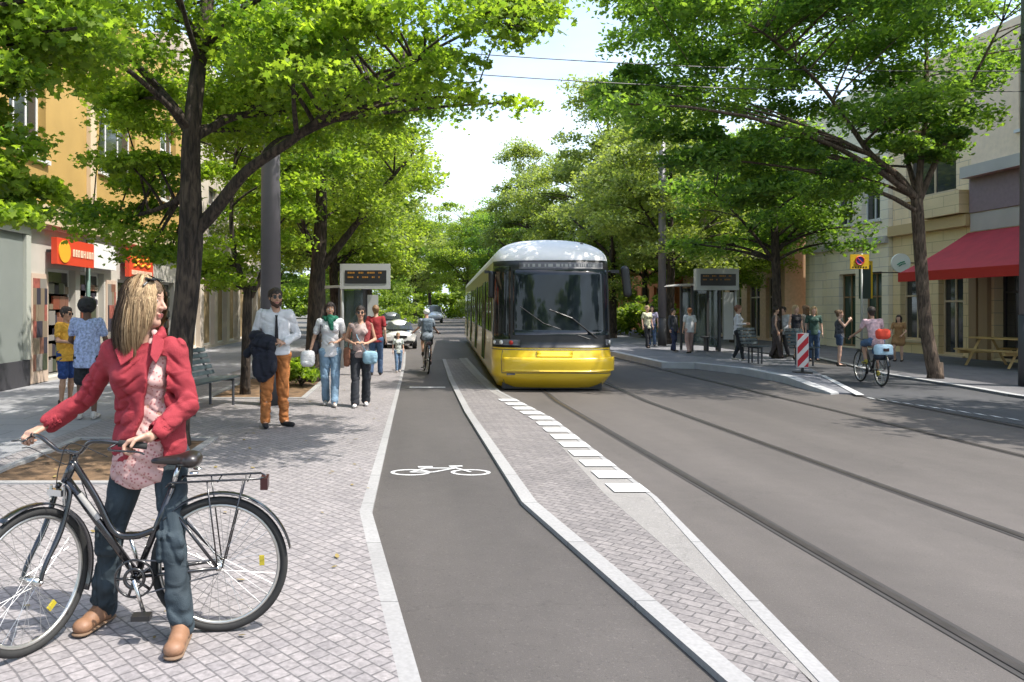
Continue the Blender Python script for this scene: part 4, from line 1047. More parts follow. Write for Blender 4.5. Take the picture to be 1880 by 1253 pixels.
    b = MB(); b.tube([cc+Vector((0, 0, .085)), rh+cs+Vector((0, 0, .03))], .004, 6); b.tube([cc-Vector((0, 0, .085)), rh+cs-Vector((0, 0, .03))], .004, 6); b.build('chain', M['t_gray'], r_)
    # rack
    b = MB(); zt = Rw*2+.085
    for s_ in (-1, 1):
        y = .065*s_; b.tube([P(.25, zt-.03, y*.3), P(.22, zt, y), P(-.19, zt+.01, y), P(-.22, zt+.005, y*.3)], .0055, 6); b.tube([P(-.02, Rw, y*1.02), P(-.12, zt, y)], .004, 6); b.tube([P(0.0, Rw, y*1.02), P(.05, zt, y)], .004, 6)
    for xx in (.18, .0, -.14): b.tube([P(xx, zt, -.065), P(xx, zt, .065)], .004, 6)
    rk = b.build('luggage_rack', fr_m, r_, True)
    b = MB(); b.box(P(-.215, zt-.02), (.035, .10, .055), rz=math.atan2(xv.y, xv.x)); b.build('rear_light', mat('rear_reflector', (.04, .012, .012), .3), rk)
    # handlebar
    st = P(L-.068, Rw*2+.225); b = MB(); b.tube([HTt, st], .012, 10)
    fwd = fd; sdv = Vector((fd.y, -fd.x, 0)); b.tube([st, st+fwd*.05+Vector((0, 0, .015))], .013, 10); b.build('stem', fr_m, r_, True)
    c_ = st+fwd*.05+Vector((0, 0, .015)); b = MB(); G = {}
    for s_ in (-1, 1):
        b.tube(crom([c_, c_+sdv*s_*.07, c_+sdv*s_*.15+Vector((0, 0, .055))+fwd*.02, c_+sdv*s_*.22+Vector((0, 0, .06)), c_+sdv*s_*.35+Vector((0, 0, .035))-fwd*.10], 6), .0105, 10)
        G[s_] = c_+sdv*s_*.30+Vector((0, 0, .045))-fwd*.062+rear
    hb = b.build('handlebar', fr_m, r_, True)
    for s_ in (-1, 1):
        gA = c_+sdv*s_*.27+Vector((0, 0, .05))-fwd*.035; gB = c_+sdv*s_*.37+Vector((0, 0, .032))-fwd*.11
        b = MB(); b.tube([gA, gB], .016, 12); b.build('grip', tyre_m, hb, True)
        b = MB(); b.tube(crom([gA+fwd*.01, gA+fwd*.06-Vector((0, 0, .02)), gB+fwd*.07-Vector((0, 0, .015)), gB+fwd*.075+sdv*s_*.05-Vector((0, 0, .02))], 4), .005, 6); b.build('brake_lever', fr_m, hb, True)
    if hero:
        b = MB(); b.tube(crom([c_+sdv*-.27+fwd*.03, c_+sdv*-.12+fwd*.10+Vector((0, 0, .06)), c_+sdv*-.03+fwd*.08-Vector((0, 0, .05)), HTb+fwd*.05, cr+fwd*.03], 6), .0028, 5)
        b.tube(crom([c_+sdv*.27+fwd*.03, c_+sdv*.12+fwd*.10+Vector((0, 0, .02)), HTt+fwd*.04, mid+Vector((0, 0, .02)), P(bbx+.2, .56)], 6), .0028, 5)
        b.build('brake_cables', black, r_)
        b = MB(); b.box(cr+fwd*.035-Vector((0, 0, .03)), (.03, .09, .03), rz=math.atan2(fd.y, fd.x)); b.tube([cr+fwd*.03+sdv*.04-Vector((0, 0, .0)), cr+fwd*.03+sdv*.045-Vector((0, 0, .09))], .007, 6); b.tube([cr+fwd*.03-sdv*.04, cr+fwd*.03-sdv*.045-Vector((0, 0, .09))], .007, 6); b.build('front_brake', chrome, r_)
        p0 = P(L-.16, Rw*2-.02)
        b = MB(); b.tube([P(L-.02-(L-bbx)*t, Rw*2+.10-(Rw*2+.10-bbz)*t) for t in (.16, .42)], .0194, 12, cap=False); b.build('frame_decal', mat('decal_silver', (.30, .29, .27), .4), r_, True)
    r_['grips'] = 0; del r_['grips']
    return r_, G, dict(BB=BB+rear, saddle=sp+rear, ped=None)
hero_bike, GRIP, _ = bicycle((-.90, 3.69), (-1.63, 3.62), (-.40, -.92), .326, 'black step through bicycle held by the woman in the coral jacket')
# ================================================================ trees
bark = bark_mat('bark', (.018, .013, .010), (.075, .055, .040))
bark2 = bark_mat('bark_light', (.06, .042, .03), (.17, .12, .085))
L_near = leaf_mat('leaves_bright', (.055, .12, .022), (.27, .36, .055), .58)
L_mid = leaf_mat('leaves_mid', (.060, .12, .026), (.28, .35, .070), .58)
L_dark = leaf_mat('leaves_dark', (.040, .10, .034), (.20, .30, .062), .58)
L_far = leaf_mat('leaves_far', (.10, .15, .05), (.28, .33, .11), .48)
MAPLE = np.array([(0, -.5), (.16, -.30), (.46, -.30), (.34, -.05), (.50, .16), (.22, .16), (0, .5), (-.22, .16), (-.50, .16), (-.34, -.05), (-.46, -.30), (-.16, -.30)])
OVAL = np.array([(0, -.5), (.27, -.12), (.20, .28), (0, .5), (-.20, .28), (-.27, -.12)])
QUAD = np.array([(0, -.5), (.36, 0), (0, .5), (-.36, 0)])
def leaves(pads, per, size, rg, shape, droop=.3, up=.9):
    """pads: list (cx,cy,cz, radius, flat, weight)"""
    C = []; rr = []
    for (x, y, z, r, fl, wt) in pads:
        n_ = max(4, int(per*wt)); a = rg.uniform(0, 2*np.pi, n_); d = r*np.sqrt(rg.uniform(0, 1, n_))*rg.uniform(.75, 1.1, n_)
        h = rg.normal(0, .28, n_)*r*fl-droop*(d/r)**2*r*.5
        # sprigs: pull leaves to a few radial twigs
        kx_ = rg.randint(5, 9); ta = rg.uniform(0, 2*np.pi, kx_); pick = ta[rg.randint(0, kx_, n_)]; a = np.where(rg.uniform(size=n_) < .55, pick+rg.normal(0, .13, n_), a)
        C.append(np.stack([x+d*np.cos(a), y+d*np.sin(a), z+h], 1)); rr.append(rg.uniform(0, 1, n_)*.6+.4*rg.uniform())
    C = np.concatenate(C); rr = np.concatenate(rr); N = len(C)
    nrm = rg.normal(size=(N, 3)); nrm[:, 2] = np.abs(nrm[:, 2])*.5+up; nrm /= np.linalg.norm(nrm, axis=1)[:, None]
    t = rg.normal(size=(N, 3)); u = np.cross(nrm, t); u /= np.linalg.norm(u, axis=1)[:, None]; v = np.cross(nrm, u)
    sz = size*rg.uniform(.6, 1.25, N)
    V = C[:, None, :]+(u[:, None, :]*shape[None, :, 0:1]+v[:, None, :]*shape[None, :, 1:2])*sz[:, None, None]
    V -= nrm[:, None, :]*(np.abs(shape[None, :, 0:1])**1.0*.35)*sz[:, None, None]
    return V.reshape(-1, 3), rr
def ell_pads(rg, c, rad, n_, r0, r1, flat=.5, inner=.35, zmin=None, bias=.0):
    out = []
    while len(out) < n_:
        d = rg.normal(size=3); d /= np.linalg.norm(d); q = rg.uniform(inner**3, 1)**(1/3)
        p = np.array(c)+d*np.array(rad)*q*(1+.12*math.sin(5*d[0]+3*d[2]*4))
        if zmin is not None and p[2] < zmin+.25*rg.uniform(): continue
        out.append((p[0], p[1], p[2], rg.uniform(r0, r1), flat, rg.uniform(.55, 1.3)))
    return out
def limbs_to(b, trunk, pads, rg, r=.045, frac=.6):
    """trunk: list of (Vector, radius) nodes; grow curved limbs to pads"""
    for p in pads:
        if rg.uniform() > frac: continue
        P = Vector(p[:3]); cand = [t for t in trunk if t[0].z < P.z-.15*(P-t[0]).length] or trunk[:1]
        t = min(cand, key=lambda q: (q[0]-P).length); d = P-t[0]
        m_ = t[0]+d*.5+Vector((0, 0, .10*d.length))+Vector(rg.normal(0, .06*d.length, 3)); r0 = min(t[1]*.55, r*(.5+d.length*.28))
        Q = bez(t[0], m_, P, 6); b.tube(Q, [r0*(1-.8*i/6)+.005 for i in range(7)], 5, cap=False)
def tree(name, label, base, trunk, limbs, pads, per, size, lm, bm, seed, shape=OVAL, group=None, twig=.6, lr=.045, tsc=.84):
    """trunk/limbs: [(x,y,z,r)] in world coords"""
    rg = np.random.RandomState(seed); base = Vector(base)
    root = empty(name, base, 0, label, 'tree', group)
    b = MB(); nodes = []
    trunk = [(*t[:3], t[3]*tsc) for t in trunk]; limbs = [[(*t[:3], t[3]*tsc) for t in lb_] for lb_ in limbs]
    T = crom([t[:3] for t in trunk], 5); rs = []
    for i in range(len(trunk)-1):
        for k in range(5): rs.append(trunk[i][3]+(trunk[i+1][3]-trunk[i][3])*k/5)
    rs.append(trunk[-1][3]); b.tube([p-base for p in T], rs, 14); nodes += [(p-base, r_) for p, r_ in list(zip(T, rs))[len(T)//2:]]
    for lb in limbs:
        Q = crom([t[:3] for t in lb], 5); rs = []
        for i in range(len(lb)-1):
            for k in range(5): rs.append(lb[i][3]+(lb[i+1][3]-lb[i][3])*k/5)
        rs.append(lb[-1][3]); b.tube([p-base for p in Q], rs, 9); nodes += [(p-base, r_) for p, r_ in list(zip(Q, rs))[3:]]
    pl = [(p[0]-base.x, p[1]-base.y, p[2]-base.z)+tuple(p[3:]) for p in pads]
    limbs_to(b, nodes, pl, rg, lr, twig)
    # root flare
    r0 = trunk[0][3]/tsc; b.tube([(0, 0, -.05), (0, 0, .12), (0, 0, .35)], [r0*tsc*1.22, r0*tsc*1.06, r0*tsc*.98], 14)
    b.build('trunk', bm, root, True)
    V, rr = leaves(pl, per, size, rg, shape)
    ngon_soup('crown', V, len(shape), lm, rr, root)
    return root
rg = np.random.RandomState(11)
# T1 big left tree --------------------------------------------------
def A9(px, py, D=8.7): return tuple(at(px, py, D))
T1b = (-2.62, 8.7, .03)
tr = [(-2.62, 8.7, .03, .19), (*A9(332, 640), .18), (*A9(343, 540), .18), (*A9(350, 440), .185), (*A9(350, 330), .15), (*A9(352, 240), .135), (*A9(366, 110, 8.8), .115), (*A9(382, -20, 8.9), .10), (*A9(380, -160, 9), .07)]
lb = [[(*A9(352, 430), .12), (*A9(392, 390), .105), (*A9(450, 318, 8.6), .085), (*A9(530, 262, 8.4), .07), (*A9(610, 205, 8.2), .055), (*A9(700, 150, 8), .04), (*A9(800, 90, 7.8), .022), (*A9(900, 40, 7.7), .012)],
      [(*A9(352, 245), .10), (*A9(315, 195), .085), (*A9(270, 140, 8.9), .06), (*A9(200, 70, 9.2), .04), (*A9(120, 0, 9.5), .025)],
      [(*A9(362, 250), .07), (*A9(430, 215, 9), .06), (*A9(520, 205, 9.4), .045), (*A9(640, 180, 9.8), .035), (*A9(760, 165, 10), .025), (*A9(880, 150, 10), .012)],
      [(*A9(372, 90, 8.8), .07), (*A9(440, 20, 8.4), .055), (*A9(560, -40, 8), .04), (*A9(720, -60, 7.8), .02)],
      [(*A9(385, -40, 8.9), .07), (*A9(330, -120, 9.4), .05), (*A9(250, -220, 10), .03)],
      [(*A9(352, 350), .05), (*A9(300, 380, 9.2), .04), (*A9(230, 400, 9.8), .025), (*A9(170, 400, 10.2), .012)]]
pads = []
def pads_px(n_, x0, x1, y0, y1, d0, d1, r0, r1, flat=.45, wt=1.0):
    for _ in range(n_):
        D = rg.uniform(d0, d1); p = at(rg.uniform(x0, x1), rg.uniform(y0, y1), D); pads.append((*p, rg.uniform(r0, r1), flat, wt*rg.uniform(.6, 1.3)))
pads_px(34, 130, 620, -120, 130, 6.6, 11.0, .4, .8)
pads_px(12, 560, 940, -110, 70, 6.8, 9.4, .4, .65, .4, .8)
pads_px(13, 700, 970, 20, 200, 7.0, 9.0, .25, .45, .35, .4)
pads_px(14, 480, 800, 90, 250, 7.6, 10.5, .4, .75)
pads_px(12, 380, 560, 130, 250, 8.6, 10.8, .4, .7)
pads_px(9, 150, 330, 330, 470, 9.4, 11.0, .4, .65, .4)
pads_px(9, 190, 330, 140, 330, 8.8, 10.6, .35, .6, .4)
pads_px(12, 860, 1010, -40, 40, 7.2, 8.6, .25, .45, .35, .6)
pads += ell_pads(rg, (-2.3, 9.2, 6.9), (4.0, 3.8, 2.4), 34, .5, .9, zmin=5.4)
tree('street_tree', 'large forked tree in the soil bed behind the woman with the bicycle', T1b, tr, lb, pads, 640, .070, L_near, bark, 2, MAPLE, 'street trees on the left pavement', .8, .035, .76)
# T0 nearest left tree mostly outside the frame
pads = []
pads_px(16, -160, 150, -60, 130, 5.6, 7.6, .3, .6)
pads_px(12, -160, 60, 100, 300, 5.8, 7.4, .3, .5)
pads_px(9, -140, 75, 280, 420, 5.8, 7.0, .22, .38)
pads += ell_pads(rg, (-6.0, 6.4, 6.4), (2.6, 2.6, 2.3), 34, .45, .8, zmin=3.9)
tree('street_tree', 'near tree whose bright leaves hang in the top left corner', (-5.9, 6.3, .03), [(-5.9, 6.3, .03, .15), (-5.95, 6.3, 2, .13), (-5.9, 6.35, 4, .11), (-5.8, 6.4, 6.5, .07)],
     [[(-5.9, 6.3, 3.3, .07), (-5.2, 6.3, 4.1, .05), (-4.3, 6.3, 4.6, .03), (-3.4, 6.3, 4.7, .012)]], pads, 480, .074, L_near, bark, 5, MAPLE, 'street trees on the left pavement', .8, .03)
# T2 small forked tree
pads = []
t2 = gr(450, 728)
def A13(px, py, D=13.6): return tuple(at(px, py, D))
pads_px(16, 360, 560, 290, 480, 12.8, 14.8, .4, .7)
pads_px(10, 330, 440, 460, 540, 13.0, 14.6, .35, .6)
pads += ell_pads(rg, (-2.9, 13.8, 5.0), (2.2, 2.0, 1.8), 24, .45, .7, zmin=3.2)
tree('street_tree', 'thin forked tree in the soil bed beside the grey pole', (t2.x, t2.y, .03), [(t2.x, t2.y, .03, .105), (*A13(452, 640), .10), (*A13(455, 545), .095), (*A13(462, 525), .09)],
     [[(*A13(456, 545), .075), (*A13(440, 500), .065), (*A13(428, 450), .055), (*A13(425, 380), .045), (*A13(435, 260), .03)], [(*A13(460, 545), .07), (*A13(478, 510), .06), (*A13(492, 460, 13.9), .05), (*A13(505, 380, 14.2), .035), (*A13(520, 280, 14.4), .02)]],
     pads, 380, .10, L_near, bark, 6, OVAL, 'street trees on the left pavement', .8, .03)
# T3 thicker tree
pads = ell_pads(rg, (-1.75, 16.6, 5.6), (2.55, 2.8, 3.0), 105, .5, .85, zmin=3.25)
def A16(px, py, D=16.3): return tuple(at(px, py, D))
tree('street_tree', 'thick trunked tree behind the man and the walking women', (-1.98, 16.3, .03), [(-1.98, 16.3, .03, .25), (*A16(578, 620), .22), (*A16(582, 520), .20), (*A16(588, 430), .17), (*A16(590, 300), .12), (*A16(585, 160), .06)],
     [[(*A16(584, 500), .12), (*A16(640, 430), .09), (*A16(700, 350), .06), (*A16(760, 280), .03)], [(*A16(586, 470), .10), (*A16(540, 390), .08), (*A16(500, 300), .05)]],
     pads, 520, .092, L_mid, bark, 7, OVAL, 'street trees on the left pavement', .8)
# R1 large right tree
b1 = (11.6, 16.7, .05)
def AR(px, py, D=16.7): return tuple(at(px, py, D))
pads = []
pads_px(30, 1130, 1420, -60, 230, 13.5, 18.5, .6, 1.15, .5)
pads_px(9, 1200, 1400, 200, 300, 14.5, 18.5, .5, .8, .45)
pads_px(34, 1400, 1840, -20, 230, 14, 18.8, .6, 1.1, .5)
pads_px(10, 1380, 1560, 250, 360, 15, 18.8, .45, .75, .4)
pads_px(10, 1600, 1800, 200, 290, 15.2, 18.2, .4, .65, .4); pads_px(10, 1250, 1560, 230, 370, 15, 19, .5, .8, .45)
pads_px(5, 1110, 1180, 70, 170, 15, 17, .4, .6, .45); pads_px(3, 1150, 1200, -30, 40, 15, 17, .4, .6, .45)
pads += ell_pads(rg, (10.6, 16.4, 8.6), (5.6, 4.6, 3.0), 74, .7, 1.2, zmin=7.0)
tree('street_tree', 'large dark leaved tree with a leaning bare trunk in front of the awning', b1, [(*b1, .235), (*AR(1700, 600), .21), (*AR(1692, 500), .20), (*AR(1685, 400), .20), (*AR(1683, 365), .19)],
     [[(*AR(1683, 370), .14), (*AR(1650, 325), .12), (*AR(1600, 285), .10), (*AR(1560, 230), .08), (*AR(1500, 150, 16), .06), (*AR(1400, 60, 15.6), .04), (*AR(1280, 0, 15.4), .02)],
      [(*AR(1685, 370), .13), (*AR(1690, 300), .11), (*AR(1700, 200), .09), (*AR(1700, 60, 17.3), .06), (*AR(1690, -60, 17.5), .04)],
      [(*AR(1687, 370), .12), (*AR(1712, 310), .10), (*AR(1745, 240), .08), (*AR(1790, 140, 16.2), .05), (*AR(1840, 40, 16), .03)],
      [(*AR(1684, 360), .10), (*AR(1665, 290, 17.2), .08), (*AR(1640, 180, 18), .06), (*AR(1600, 60, 18.4), .03)],
      [(*AR(1600, 285), .07), (*AR(1520, 260), .05), (*AR(1420, 220, 16.2), .035), (*AR(1320, 200, 16), .02)]],
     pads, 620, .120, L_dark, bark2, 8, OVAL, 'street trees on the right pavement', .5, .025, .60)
# R2
pads = ell_pads(rg, (10.6, 22.6, 5.0), (2.7, 2.7, 2.1), 80, .5, .85, zmin=3.0)
tree('street_tree', 'dark stemmed tree standing on the right platform beside the shelter', (10.72, 22.0, .15), [(10.72, 22.0, .15, .17), (10.7, 22, 2, .15), (10.65, 22, 3.6, .13), (10.6, 22.1, 5.6, .07)],
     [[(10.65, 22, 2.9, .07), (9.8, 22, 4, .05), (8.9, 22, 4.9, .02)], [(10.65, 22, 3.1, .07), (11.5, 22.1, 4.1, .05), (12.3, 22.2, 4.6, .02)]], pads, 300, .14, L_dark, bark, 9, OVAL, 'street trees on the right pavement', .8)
# R0: off frame right, nearer, throws the shade on the road
pads = ell_pads(rg, (12.2, 9.4, 7.2), (3.9, 3.6, 2.6), 70, .7, 1.1)
# generic trees sharing two meshes
def generic(seed, lm, zmin=2.9, rad=(3.6, 3.6, 3.6), cz=6.2, n_=110, per=340, size=.155):
    g_ = np.random.RandomState(seed); pd = ell_pads(g_, (0, 0, cz), rad, n_, .65, 1.15, zmin=zmin, flat=.55)
    return tree('street_tree', 'x', (0, 0, 0), [(0, 0, 0, .22), (.03, 0, 1.6, .19), (-.03, .02, 3.2, .17), (.02, 0, 5.2, .12), (0, 0, 8, .05)],
        [[(0, 0, 2.9, .1), (1, .2, 4.0, .07), (2.2, .5, 5.0, .03)], [(0, 0, 3.1, .1), (-1, -.3, 4.2, .07), (-2.2, -.6, 5.2, .03)], [(0, 0, 3.6, .09), (.1, 1.2, 4.8, .06), (.2, 2.3, 5.8, .02)]],
        pd, per, size, lm, bark, seed, QUAD, None, .7)
GA, GB_, GC = generic(21, L_mid), generic(22, L_far), generic(23, L_dark, n_=110)
GD = generic(24, L_far, zmin=1.6, rad=(2.1, 2.1, 5.2), cz=6.6, n_=100)
used = {}
def plant(src, x, y, s, rz, label, sz=None, z=0, group='street trees further down the avenue'):
    if src.name not in used: o = src; used[src.name] = 1
    else:
        o = src.copy(); COL.objects.link(o)
        for ch in src.children: c = ch.copy(); COL.objects.link(c); c.parent = o
    o.location = (x, y, z); o.rotation_euler = (0, 0, rz); o.scale = (s, s, sz or s); o['label'] = label; o['group'] = group
    return o
plant(GA, -2.2, 23.5, .92, .4, 'leafy tree left of the street above the left departure display')
plant(GB_, -3.4, 31, 1.0, 1.9, 'tree behind the departure display on the left side')
plant(GA, -2.1, 38, 1.02, 3.0, 'tree rising behind the white car')
plant(GC, -2.4, 48, 1.05, 5.0, 'darker tree far down the left side beyond the white car')
plant(GB_, -2.8, 60, 1.1, .8, 'pale green tree far down the left side of the avenue')
plant(GB_, 10.6, 30.5, 1.0, 2.2, 'sunlit yellow green tree behind the right tram stop', 1.05)
plant(GA, 14.6, 34, .9, .9, 'mid green tree behind the right departure display')
plant(GD, 9.9, 36.5, 1.1, 1.0, 'tall slender pale tree right of the tram roof')
plant(GB_, 10.8, 46, 1.15, 4.0, 'broad pale tree down the right side behind the tram')
plant(GD, 8.6, 54, 1.15, 2.0, 'slender tree far down the right side above the tram roof')
plant(GA, 13.8, 44, 1.05, 5.5, 'round green tree between the shelter and the far buildings')
plant(GC, 9.6, 66, 1.2, 3.3, 'dark green tree far down the right side above the tram')
plant(GA, 6.3, 78, 1.25, .3, 'rounded tree at the end of the street above the tram roof')
plant(GB_, 1.0, 84, 1.15, 1.3, 'pale tree closing the street in the middle')
plant(GC, 14, 82, 1.3, 2.3, 'dark tree at the far end on the right')
plant(GA, -5, 80, 1.2, 3.7, 'green tree at the far end on the left')
plant(GC, -10.5, 62, 1.1, 5.1, 'dark tree behind the beige building on the left')
plant(GC, 3.0, 96, 1.3, .5, 'dark tree behind the pale tree at the end of the street')
plant(GB_, 9.5, 96, 1.3, 4.5, 'pale tree at the end of the street behind the tram')
plant(GC, 12.6, 8.7, .88, 1.5, 'dark leaved tree just outside the right edge shading the road', group='street trees on the right pavement')
g_ = np.random.RandomState(77); pd = [(g_.uniform(-26, 26), g_.uniform(108, 118), g_.uniform(.5, 6.5), g_.uniform(1.2, 2.4), .8, 1.0) for _ in range(340)]
V, rr = leaves(pd, 120, .6, g_, QUAD); tl_ = ngon_soup('treeline', V, 4, L_mid, rr); tag(tl_, 'far off mass of green foliage closing the avenue', 'foliage', kind='stuff')
plant(GA, -4.5, -13, 1.1, 1.0, 'tree behind the viewpoint on the left pavement', group='street trees behind the viewpoint')
plant(GC, 12.5, -16, 1.2, 2.0, 'tree behind the viewpoint on the right pavement', group='street trees behind the viewpoint')
plant(GB_, -5.5, -30, 1.2, 3.0, 'farther tree behind the viewpoint on the left', group='street trees behind the viewpoint')
plant(GA, 11.5, -36, 1.3, 4.0, 'farther tree behind the viewpoint on the right', group='street trees behind the viewpoint')
plant(GC, 2.5, -55, 1.5, 5.0, 'tree closing the street behind the viewpoint', group='street trees behind the viewpoint')
g_ = np.random.RandomState(5); n_ = 260; cx_ = np.stack([g_.uniform(-4.0, -.3, n_), g_.uniform(3.5, 22, n_), np.full(n_, .046)], 1)
a_ = g_.uniform(0, 6.28, n_); u_ = np.stack([np.cos(a_), np.sin(a_), g_.uniform(-.1, .3, n_)], 1); v_ = np.stack([-np.sin(a_), np.cos(a_), g_.uniform(-.1, .3, n_)], 1); s_ = g_.uniform(.025, .06, n_)
V = cx_[:, None, :]+(u_[:, None, :]*OVAL[None, :, 0:1]+v_[:, None, :]*OVAL[None, :, 1:2])*s_[:, None, None]; V[:, :, 2] = np.maximum(V[:, :, 2], .042)
tag(ngon_soup('fallen_leaves', V.reshape(-1, 3), 6, mat('dry_leaf', (.20, .15, .05), .8, var=.4, scale=2), g_.uniform(size=n_)), 'few small dry leaves scattered over the left paving', 'leaves', kind='stuff')
# bushes
def bush(x, y, z0, rad, n_, label, seed, lm=None, per=120, size=.10):
    g_ = np.random.RandomState(seed); root = empty('bush', (x, y, z0), 0, label, 'bush')
    pd = ell_pads(g_, (0, 0, rad[2]*.9), rad, n_, .18*rad[2]+.08, .3*rad[2]+.12, flat=.8, zmin=.05); V, rr = leaves(pd, per, size, g_, OVAL, up=.4); ngon_soup('foliage', V, 6, lm or L_near, rr, root)
    b = MB()
    for p in pd[::3]: b.tube([(0, 0, 0), Vector(p[:3])*.6, p[:3]], [.015, .01, .005], 5)
    b.build('stems', bark, root); return root
bush(-2.1, 15.3, .03, (.34, .45, .30), 22, 'low leafy plant at the foot of the thick trunked tree', 31, size=.09)
bush(-2.75, 16.2, .03, (.3, .3, .22), 14, 'small green plant in the soil bed behind the thin tree', 32, size=.08)
for i, (x, y, s, lab) in enumerate(((9.6, 40, 1.3, 'green bush at the far end of the right platform'), (11.6, 44, 1.7, 'wide hedge bush beyond the right tram stop'), (8.6, 50, 1.5, 'yellow green bush just right of the tram'), (12.6, 40, 1.4, 'bush below the far right trees'), (7.6, 70, 2.4, 'large bush down the street behind the tram'), (-.8, 66, 2.2, 'dark bush closing the street behind the cars'), (-4.0, 52, 2.0, 'bush beside the far left trees'))):
    bush(x, y, 0, (s, s, s), 40, lab, 40+i, [L_far, L_mid][i % 2], 110, .22)
# ================================================================ people
skinc = {}
def skin(tone):
    if tone not in skinc: skinc[tone] = mat('skin_'+tone, {'light': (.62, .38, .28), 'tan': (.46, .26, .17), 'dark': (.12, .06, .035)}[tone], .55, var=.06, scale=20)
    return skinc[tone]
clothc = {}
def cloth(name, col, var=.10, rough=.85, scale=18, bump=.25):
    if name not in clothc: clothc[name] = wrinkle(mat(name, col, rough, var=var, scale=scale, bump=bump, bscale=140), 14, .6, .014)
    return clothc[name]
lipm = mat('lips', (.42, .13, .11), .5); eyem = mat('eye_dark', (.02, .015, .012), .2); eyew = mat('eye_white', (.7, .68, .65), .3); browm = mat('brow', (.10, .06, .035), .8)
def V3(*a): return Vector(a)
def hand(s, wrist, dirv, palm, side, curl=.5, sc=1.0, k=.004, thumb=1.0, fine=False):
    """dirv: forearm->fingers, palm: palm normal, side: +1 thumb towards cross(dir,palm)"""
    d = Vector(dirv).normalized(); p = Vector(palm); p = (p-d*p.dot(d)).normalized(); x = d.cross(p)*side; w = Vector(wrist)
    c = w+d*.048*sc
    for t in (-1, -.33, .33, 1): s.cap(w+x*t*.012*sc, w+d*.085*sc+x*t*.030*sc, .0135*sc, .0115*sc, k=.010)
    ends = []
    for i, (t, L) in enumerate(((1, .068), (.33, .076), (-.33, .070), (-1, .054))):
        a = w+d*.085*sc+x*t*.030*sc; ang = curl*(.9+.12*i); P = [a]; dd = d.copy(); seg = (.45, .31, .24)
        for q, sg in enumerate(seg):
            an = ang*(.55+.45*q); dd = (d*math.cos(ang*(.5+q*.75))+p*math.sin(ang*(.5+q*.75))).normalized(); dd = (dd+x*t*.05*(1-curl*.5)).normalized(); P.append(P[-1]+dd*L*sg*sc)
        rr = (.0095, .0088, .0080, .0068)
        for q in range(3): s.cap(P[q], P[q+1], rr[q]*sc, rr[q+1]*sc, k=.003)
        ends.append(P[-1])
    a = w+d*.025*sc+x*.022*sc; b_ = a+(x*.75+d*.65+p*.30).normalized()*.040*sc; c2 = b_+(d*.75+x*.25+p*(.3+curl*.5)).normalized()*.034*sc
    s.cap(a, b_, .0125*sc, .0105*sc, k=.006); s.cap(b_, c2, .0102*sc, .0078*sc, k=.003)
def head(s, c, f, up=(0, 0, 1), sc=1.0, male=True, k=.012):
    """c: centre of the skull; f: facing unit vector"""
    f = Vector(f).normalized(); u = Vector(up).normalized(); x = f.cross(u).normalized(); yw = math.atan2(f.y, f.x); c = Vector(c)
    S = lambda p: c+f*p[0]*sc+x*p[1]*sc+u*p[2]*sc
    s.cap(S((-.022, 0, .028)), S((.012, 0, .028)), .082*sc, .079*sc, (1, .90, 1.0), yw, k=.02)
    s.cap(S((.022, 0, -.03)), S((.028, 0, -.075)), .060*sc, .044*sc, (1, .98, 1), yw, k=.025)          # face to jaw
    s.cap(S((-.02, 0, -.045)), S((.045, 0, -.092)), .045*sc, .024*sc, (1, 1.1, 1), yw, k=.02)
    s.ball(S((.060, 0, -.098)), .019*sc, k=.016)                                                        # chin
    for t in (-1, 1):
        s.ball(S((.052, t*.038, -.022)), .024*sc, k=.018)                                               # cheek
        s.ball(S((.090, t*.032, .012)), .013*sc, (1, 1.3, .8), yw, k=.012, neg=True)                    # eye socket
        s.ball(S((.071, t*.031, .010)), .0125*sc, k=.003)                                               # eyeball
        s.cap(S((.074, t*.012, .030)), S((.066, t*.046, .031)), .009*sc, .007*sc, k=.008)               # brow ridge
        s.ball(S((-.008, t*.080, -.006)), .022*sc, (.75, .35, 1.25), yw, k=.004)                        # ear
    s.cap(S((.084, 0, .016)), S((.104, 0, -.022)), .0085*sc, .0110*sc, k=.008)                          # nose
    for t in (-1, 1): s.ball(S((.092, t*.010, -.026)), .009*sc, k=.005)
    s.cap(S((.080, -.016, -.056)), S((.080, .016, -.056)), .0085*sc, k=.005); s.cap(S((.076, -.014, -.068)), S((.076, .014, -.068)), .009*sc, k=.005)
    return S, x, u, f
def face_paint(S, sc=1.0, off=2):
    def near(p, r):
        p = np.array(S(p)); return lambda C: np.linalg.norm(C-p, axis=1) < r*sc
    out = []
    for t in (-1, 1):
        out.append((near((.081, t*.031, .010), .0085), off+1)); out.append((near((.084, t*.031, .010), .0055), off)) 
    def lips(C):
        a, b_ = np.array(S((.086, -.018, -.061))), np.array(S((.086, .018, -.061))); d = b_-a; t = np.clip(((C-a) @ d)/(d @ d), 0, 1); return np.linalg.norm(C-a-t[:, None]*d, axis=1) < .0095*sc
    def brow(C):
        m_ = np.zeros(len(C), bool)
        for q in (-1, 1):
            a, b_ = np.array(S((.083, q*.014, .034))), np.array(S((.072, q*.048, .036))); d = b_-a; t = np.clip(((C-a) @ d)/(d @ d), 0, 1); m_ |= np.linalg.norm(C-a-t[:, None]*d, axis=1) < .007*sc
        return m_
    return out+[(lips, off+2), (brow, off+3)]
